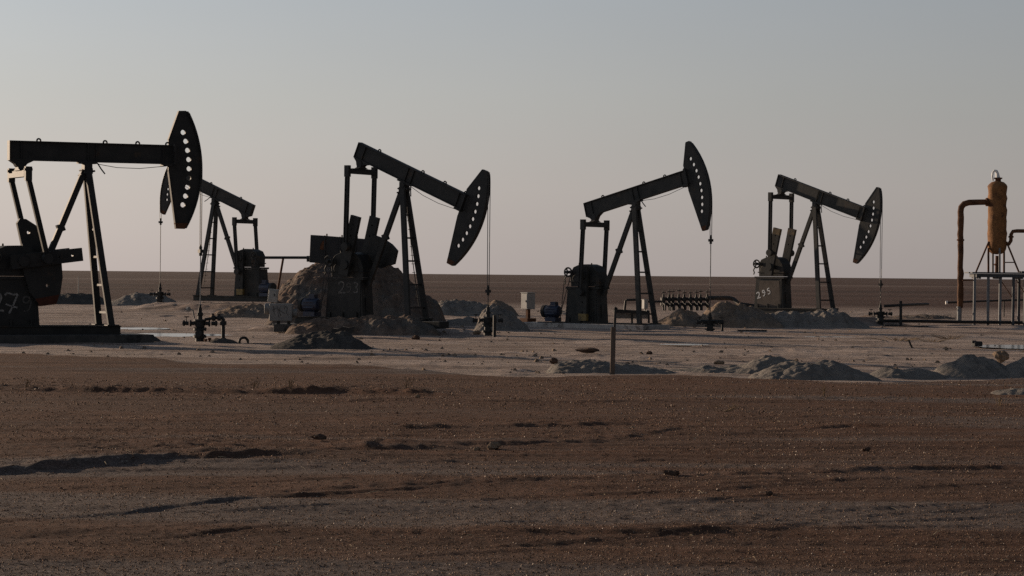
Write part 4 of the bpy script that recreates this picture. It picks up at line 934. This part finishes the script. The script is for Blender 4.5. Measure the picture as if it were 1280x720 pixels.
pipes('thin flow line with a white valve end, running right behind the brown down pipe', wp(1230, 390, 112), [('line_pipe', [wp(1184, 378.3, 112), wp(1240, 376, 114), wp(1310, 374, 116)], .05, 'black_worn'), ('white_end', [wp(1182, 378.4, 112), wp(1184.5, 378.3, 112)], .08, 'white'), ('leg', [wp(1199, 378, 112.6), wp(1199, 398, 112.6)], .03, 'black_worn'), ('leg', [wp(1255, 376, 114.4), wp(1255, 396, 114.4)], .03, 'black_worn')], 'flow_line')

# ------------------------------------------------------------------ clods, straw, weeds
def rock(px, py, wpx, label, mat, seed, z=0.0, squash=(1.1, .9, .8)):
    g = gp(px, py, z); r = wpx / 2 * g.y / F
    o = MB().blob((0, 0, r * .45), r, seed, 12, .45, squash).build('rock', mat, smooth=False)
    o.location = (g.x, g.y, gz(g.x, g.y)); tag(o, label, 'rock', 'loose clods and stones'); return o
rock(617, 560, 14, 'sandy clod in the middle of the brown field, bigger of two side by side', 'stone', 3)
rock(596, 563, 7, 'smaller pale clod left of the sandy clod in the field', 'stone', 4)
rock(1083, 563, 9, 'brown clod alone on the right side of the field', 'dark_clod', 5)
rock(522, 499, 6, 'small pale stone at the end of the dark furrow', 'stone', 6)
rock(399, 553, 14, 'flat dark clod at the end of the broken furrow', 'dark_clod', 7, squash=(1.4, .9, .5))
rock(840, 596, 15, 'flat dark clod right of the middle in the furrow lines', 'dark_clod', 8, squash=(1.4, .9, .4))
rock(961, 623, 9, 'dark clod lying in the wheel lines at the right', 'dark_clod', 9)
rock(1252, 450, 17, 'big sandy clod resting between the two heaps near the right edge', 'stone', 10, z=.1).location.z = .12
rock(692, 456, 9, 'dark lump on the left tip of the low grey bank', 'dark_clod', 11, z=.1).location.z = .14
rock(900, 454, 10, 'pale block at the back of the dark earth bank', 'stone', 12, z=-.05, squash=(1.5, .8, .5))
rock(812, 443, 7, 'small dark lump alone on the open pad', 'dark_clod', 13, z=-.1)
rock(735, 443, 18, 'flat dark lump on the open pad left of the thin post', 'dark_clod', 14, z=-.1, squash=(1.6, .9, .3))
rock(520, 424, 9, 'dark lump on the ground in front of pumpjack 293', 'dark_clod', 15, z=-.1)
rock(596, 419, 8, 'small pale block at the foot of the wellhead of pumpjack 293', 'stone', 16, z=-.1)

def scatter_px(n, y0, y1, zone='field'):
    out = []
    while len(out) < n:
        px = RNG.uniform(-60, 1340); t = RNG.uniform(); py = y0 + (y1 - y0) * t
        g = gp(px, py, 0.0)
        if zone == 'field' and g.y > float(border(np.array([g.x]))[0]) - .3: continue
        out.append((g.x, g.y))
    a = np.array(out); return a, ground_h(a[:, 0], a[:, 1])[0]
pts, hz = scatter_px(150, 472, 760)
mb = MB()
for (x, y), z in zip(pts, hz):
    L = random.uniform(.02, .09) * (1.6 if random.random() < .08 else 1); a = random.uniform(0, math.pi); e = random.uniform(-.1, .35); w = random.uniform(.0015, .0035)
    d = Vector((math.cos(a) * L, math.sin(a) * L, L * e)); q = Vector((x, y, z + .012)); m = q + d * .5 + Vector((0, 0, L * .12 * random.random()))
    mb.tube([q, m, q + d], w, 4)
tag(mb.build('straw_litter', 'straw'), 'pale bits of straw scattered over the brown field', 'straw', kind='stuff')
def scatter_mesh(name, mat, n, lo, hi, label, cat, pw=3.0, clump=None):
    px = RNG.uniform(-60, 1340, n * 2); py = 472 + 318 * RNG.uniform(0, 1, n * 2)
    dx, dy = px - 640, py - 360; v = -dx * RS + dy * RC + 17; Yq = H * F / v; Xq = (dx * RC + dy * RS) * Yq / F
    ok = Yq < border(Xq) - .3
    if clump is not None: ok &= fbm(Xq * .30, Yq * .8, 401, 4) + .22 * RNG.uniform(-1, 1, len(Xq)) > clump
    Xq, Yq = Xq[ok][:n], Yq[ok][:n]; m = len(Xq); Zq = ground_h(Xq, Yq)[0]
    r = (lo + (hi - lo) * RNG.uniform(0, 1, m) ** pw) * np.clip(Yq / 24, .75, 1.7)
    t = RNG.uniform(0, 6.28, m); base = np.array([(1, 0, -.4), (-.5, .87, -.4), (-.5, -.87, -.4), (.1, 0, .8), (-.3, .5, .55)])
    P = np.repeat(base[None], m, 0) * RNG.uniform(.65, 1.35, (m, 5, 3))
    c_, s_ = np.cos(t)[:, None], np.sin(t)[:, None]
    x = P[:, :, 0] * c_ - P[:, :, 1] * s_; y = P[:, :, 0] * s_ + P[:, :, 1] * c_
    co = np.stack([Xq[:, None] + x * r[:, None], Yq[:, None] + y * r[:, None], Zq[:, None] + (P[:, :, 2] * .8 + .35) * r[:, None]], -1).reshape(-1, 3)
    tri = np.array([(0, 2, 1), (0, 1, 3), (1, 4, 3), (1, 2, 4), (2, 0, 3), (2, 3, 4)])
    f = (tri[None] + 5 * np.arange(m)[:, None, None]).reshape(-1)
    me = bpy.data.meshes.new(name); me.vertices.add(len(co)); me.vertices.foreach_set('co', co.ravel())
    me.loops.add(len(f)); me.loops.foreach_set('vertex_index', f.astype(np.int32)); me.polygons.add(len(f) // 3); me.polygons.foreach_set('loop_start', np.arange(0, len(f), 3, dtype=np.int32))
    me.update(calc_edges=True); me.materials.append(M[mat])
    o = bpy.data.objects.new(name, me); COL.objects.link(o); tag(o, label, cat, kind='stuff')
scatter_mesh('pebbles', 'pale_pebble', 5000, .004, .013, 'small pale pebbles scattered over the brown field', 'pebbles', 2.5, .0)
scatter_mesh('gravel', 'tan_grit', 42000, .005, .012, 'fine tan grit covering the brown field in loose bands', 'gravel', 1.6, -.16)
scatter_mesh('soil_crumbs', 'dark_clod', 17000, .004, .014, 'small dark earth crumbs scattered over the brown field', 'soil', 2.5)
tet = [(1, 0, -.4), (-.5, .87, -.4), (-.5, -.87, -.4), (.1, 0, .8), (-.3, .5, .55)]
# stones on the pad
mb = MB(); n = 0
while n < 900:
    px, py = RNG.uniform(-30, 1310), RNG.uniform(384, 470); g = gp(px, py, PADZ)
    if g.y < float(border(np.array([g.x]))[0]) + .6 or g.y > 145: continue
    n += 1; z = gz(g.x, g.y); r = .02 + .07 * random.random() ** 3
    a = random.uniform(0, 6.28); ca_, sa_ = math.cos(a), math.sin(a)
    mb.add([(g.x + r * random.uniform(.7, 1.4) * (p[0] * ca_ - p[1] * sa_), g.y + r * (p[0] * sa_ + p[1] * ca_), z + r * (.3 + p[2] * .7)) for p in tet], [(0, 2, 1), (0, 1, 3), (1, 4, 3), (1, 2, 4), (2, 0, 3), (2, 3, 4)])
tag(mb.build('pad_rubble', 'mound_tan', clean=False), 'scattered small rubble on the pale pad', 'rubble', kind='stuff')
# dry weeds
def weed(px, py, hpx, n, label, z=0.0, spread=.12):
    g = gp(px, py, z); o = MB(); hh = hpx * g.y / F
    for i in range(n):
        a = random.uniform(0, 6.28); s = random.uniform(0, spread); L = hh * random.uniform(.5, 1)
        b0 = Vector((s * math.cos(a) * .5, s * math.sin(a) * .5, -.02)); tp = Vector((s * math.cos(a) * 1.6, s * math.sin(a) * 1.6, L))
        o.tube([b0, b0.lerp(tp, .55) + Vector((.0, 0, L * .06)), tp], [.006, .005, .003], 4)
        if n < 8:
            for k in range(2): 
                q = b0.lerp(tp, random.uniform(.4, .9)); o.tube([q, q + Vector((random.uniform(-.08, .08), random.uniform(-.05, .05), random.uniform(.02, .09)))], .003, 4)
    ob = o.build('dry_weed', 'dry_bush'); ob.location = (g.x, g.y, gz(g.x, g.y)); tag(ob, label, 'weed', 'dry weeds'); return ob
weed(363, 491, 17, 6, 'thin dry weed standing in the dark furrow left of centre')
weed(508, 489, 15, 5, 'thin dry weed right of the dark furrow')
weed(30, 488, 14, 4, 'thin dry stalk at the left end of the dark furrow')
weed(897, 514, 9, 7, 'low sprawling dry weed in the right half of the field', spread=.3)
weed(1030, 497, 16, 4, 'thin dry stalk below the foremost grey heap')
weed(1250, 506, 14, 5, 'thin dry weed at the right edge of the field')
weed(318, 487, 11, 5, 'short dry weed above the dark furrow')
weed(1121, 426, 5, 60, 'long low tuft of brown dry grass on the pad, leftmost of three', PADZ, .8)
weed(1165, 427, 5, 40, 'small brown dry tuft on the pad, middle of three', PADZ, .5)
weed(1188, 424, 6, 60, 'brown dry tuft on the pad, nearest the black block', PADZ, .5)
for i, (px, py, lab) in enumerate(((1158, 400, 'dead scrub by the ground pipe left of the vessel, leftmost'), (1172, 399, 'dead scrub by the ground pipe left of the vessel, middle'), (1188, 399, 'dead scrub at the foot of the brown down pipe'))):
    weed(px, py, 9, 26, lab, PADZ, .5).data.materials[0] = M['black_worn']

# ------------------------------------------------------------------ air, light, camera
HAZE = 0.0
if HAZE:
    mb = MB(); mb.add([(x, y, z) for z in (-3, 30) for (x, y) in ((-45000, -100), (45000, -100), (45000, 14500), (-45000, 14500))], [(3, 2, 1, 0), (4, 5, 6, 7), (0, 1, 5, 4), (1, 2, 6, 5), (2, 3, 7, 6), (3, 0, 4, 7)])
    mh = bpy.data.materials.new('thin_air'); mh.use_nodes = True; ntn = mh.node_tree
    for n_ in list(ntn.nodes):
        if n_.type == 'BSDF_PRINCIPLED': ntn.nodes.remove(n_)
    vol = ntn.nodes.new('ShaderNodeVolumePrincipled'); vol.inputs['Color'].default_value = (.86, .88, .92, 1); vol.inputs['Density'].default_value = HAZE; vol.inputs['Anisotropy'].default_value = .2
    out = [n_ for n_ in ntn.nodes if n_.type == 'OUTPUT_MATERIAL'][0]; ntn.links.new(vol.outputs[0], out.inputs['Volume'])
    M['haze'] = mh
    hz_ = mb.build('haze', 'haze'); hz_['kind'] = 'stuff'; hz_['label'] = 'thin dusty evening air over the plain'

w = bpy.data.worlds.new('World'); scene.world = w; w.use_nodes = True; nt = w.node_tree
bg = nt.nodes['Background']
sky = nt.nodes.new('ShaderNodeTexSky'); sky.sky_type = 'NISHITA'; sky.sun_disc = False
sky.sun_elevation = SUN_EL; sky.sun_rotation = math.radians(308); sky.air_density = 1.0; sky.dust_density = 2.0; sky.ozone_density = 1.0; sky.altitude = 500
SKYSTR = .10
# dusty air low over the plain: the sky greys out and turns faintly pink towards the horizon
geo = nt.nodes.new('ShaderNodeTexCoord'); sepx = nt.nodes.new('ShaderNodeSeparateXYZ'); nt.links.new(geo.outputs['Generated'], sepx.inputs['Vector'])
rp = nt.nodes.new('ShaderNodeValToRGB'); nt.links.new(sepx.outputs['Z'], rp.inputs['Fac'])
els = rp.color_ramp.elements
while len(els) < 6: els.new(.5)
K = 1.0
for e, (p, c) in zip(els, [(0.0, (3.86, 3.44, 3.34)), (.035, (4.12, 3.80, 3.66)), (.072, (3.88, 3.86, 3.78)), (.118, (3.54, 3.78, 4.04)), (.32, (1.35, 1.6, 2.05)), (1.0, (.45, .65, 1.0))]):
    e.position = p; e.color = (c[0] * K, c[1] * K, c[2] * K, 1)
mx = nt.nodes.new('ShaderNodeMix'); mx.data_type = 'RGBA'; mx.inputs[0].default_value = .93
nt.links.new(sky.outputs[0], mx.inputs[6]); nt.links.new(rp.outputs[0], mx.inputs[7])
pw = nt.nodes.new('ShaderNodeMath'); pw.operation = 'POWER'; pw.inputs[0].default_value = .38; nt.links.new(sepx.outputs['X'], pw.inputs[1])   # brighter towards the low sun on the left
pm = nt.nodes.new('ShaderNodeMath'); pm.operation = 'MINIMUM'; nt.links.new(pw.outputs[0], pm.inputs[0]); pm.inputs[1].default_value = 1.45
hn = nt.nodes.new('ShaderNodeTexNoise'); hm = nt.nodes.new('ShaderNodeMapping'); hm.inputs['Scale'].default_value = (3, 3, 14); nt.links.new(geo.outputs['Generated'], hm.inputs['Vector']); nt.links.new(hm.outputs['Vector'], hn.inputs['Vector']); hn.inputs['Scale'].default_value = 1.2; hn.inputs['Detail'].default_value = 4
hr = nt.nodes.new('ShaderNodeMapRange'); hr.inputs['To Min'].default_value = .96; hr.inputs['To Max'].default_value = 1.06; nt.links.new(hn.outputs['Fac'], hr.inputs['Value'])   # uneven dust in the air
hp = nt.nodes.new('ShaderNodeMath'); hp.operation = 'MULTIPLY'; nt.links.new(pm.outputs[0], hp.inputs[0]); nt.links.new(hr.outputs[0], hp.inputs[1])
vm = nt.nodes.new('ShaderNodeVectorMath'); vm.operation = 'SCALE'; nt.links.new(mx.outputs[2], vm.inputs[0]); nt.links.new(hp.outputs[0], vm.inputs['Scale'])
nt.links.new(vm.outputs['Vector'], bg.inputs['Color']); bg.inputs['Strength'].default_value = SKYSTR

sd = bpy.data.lights.new('sun', 'SUN'); sd.energy = 5.0; sd.angle = math.radians(.6); sd.color = (1.0, .77, .56)
so = bpy.data.objects.new('sun', sd); COL.objects.link(so)
S = Vector((-math.cos(SUN_AZ) * math.cos(SUN_EL), math.sin(SUN_AZ) * math.cos(SUN_EL), math.sin(SUN_EL)))
so.rotation_euler = S.to_track_quat('Z', 'Y').to_euler(); so.location = S * 60

cam = bpy.data.cameras.new('camera'); co = bpy.data.objects.new('camera', cam); COL.objects.link(co)
cam.sensor_width = 36; cam.lens = F / 1280 * 36; cam.clip_start = .1; cam.clip_end = 60000
th = math.atan(17 / F)
fw = Vector((0, math.cos(th), -math.sin(th))); up0 = Vector((0, math.sin(th), math.cos(th))); rt0 = Vector((1, 0, 0))
rt = rt0 * RC + up0 * RS; up = up0 * RC - rt0 * RS
co.matrix_world = Matrix(((rt.x, up.x, -fw.x, 0), (rt.y, up.y, -fw.y, 0), (rt.z, up.z, -fw.z, H), (0, 0, 0, 1)))
scene.camera = co
vs = scene.view_settings; vs.view_transform = 'Standard'; vs.look = 'None'; vs.gamma = 1; vs.use_curve_mapping = False; vs.exposure = 0.12
scene.cycles.use_denoising = False
scene.cycles.max_bounces = 6; scene.cycles.volume_bounces = 0
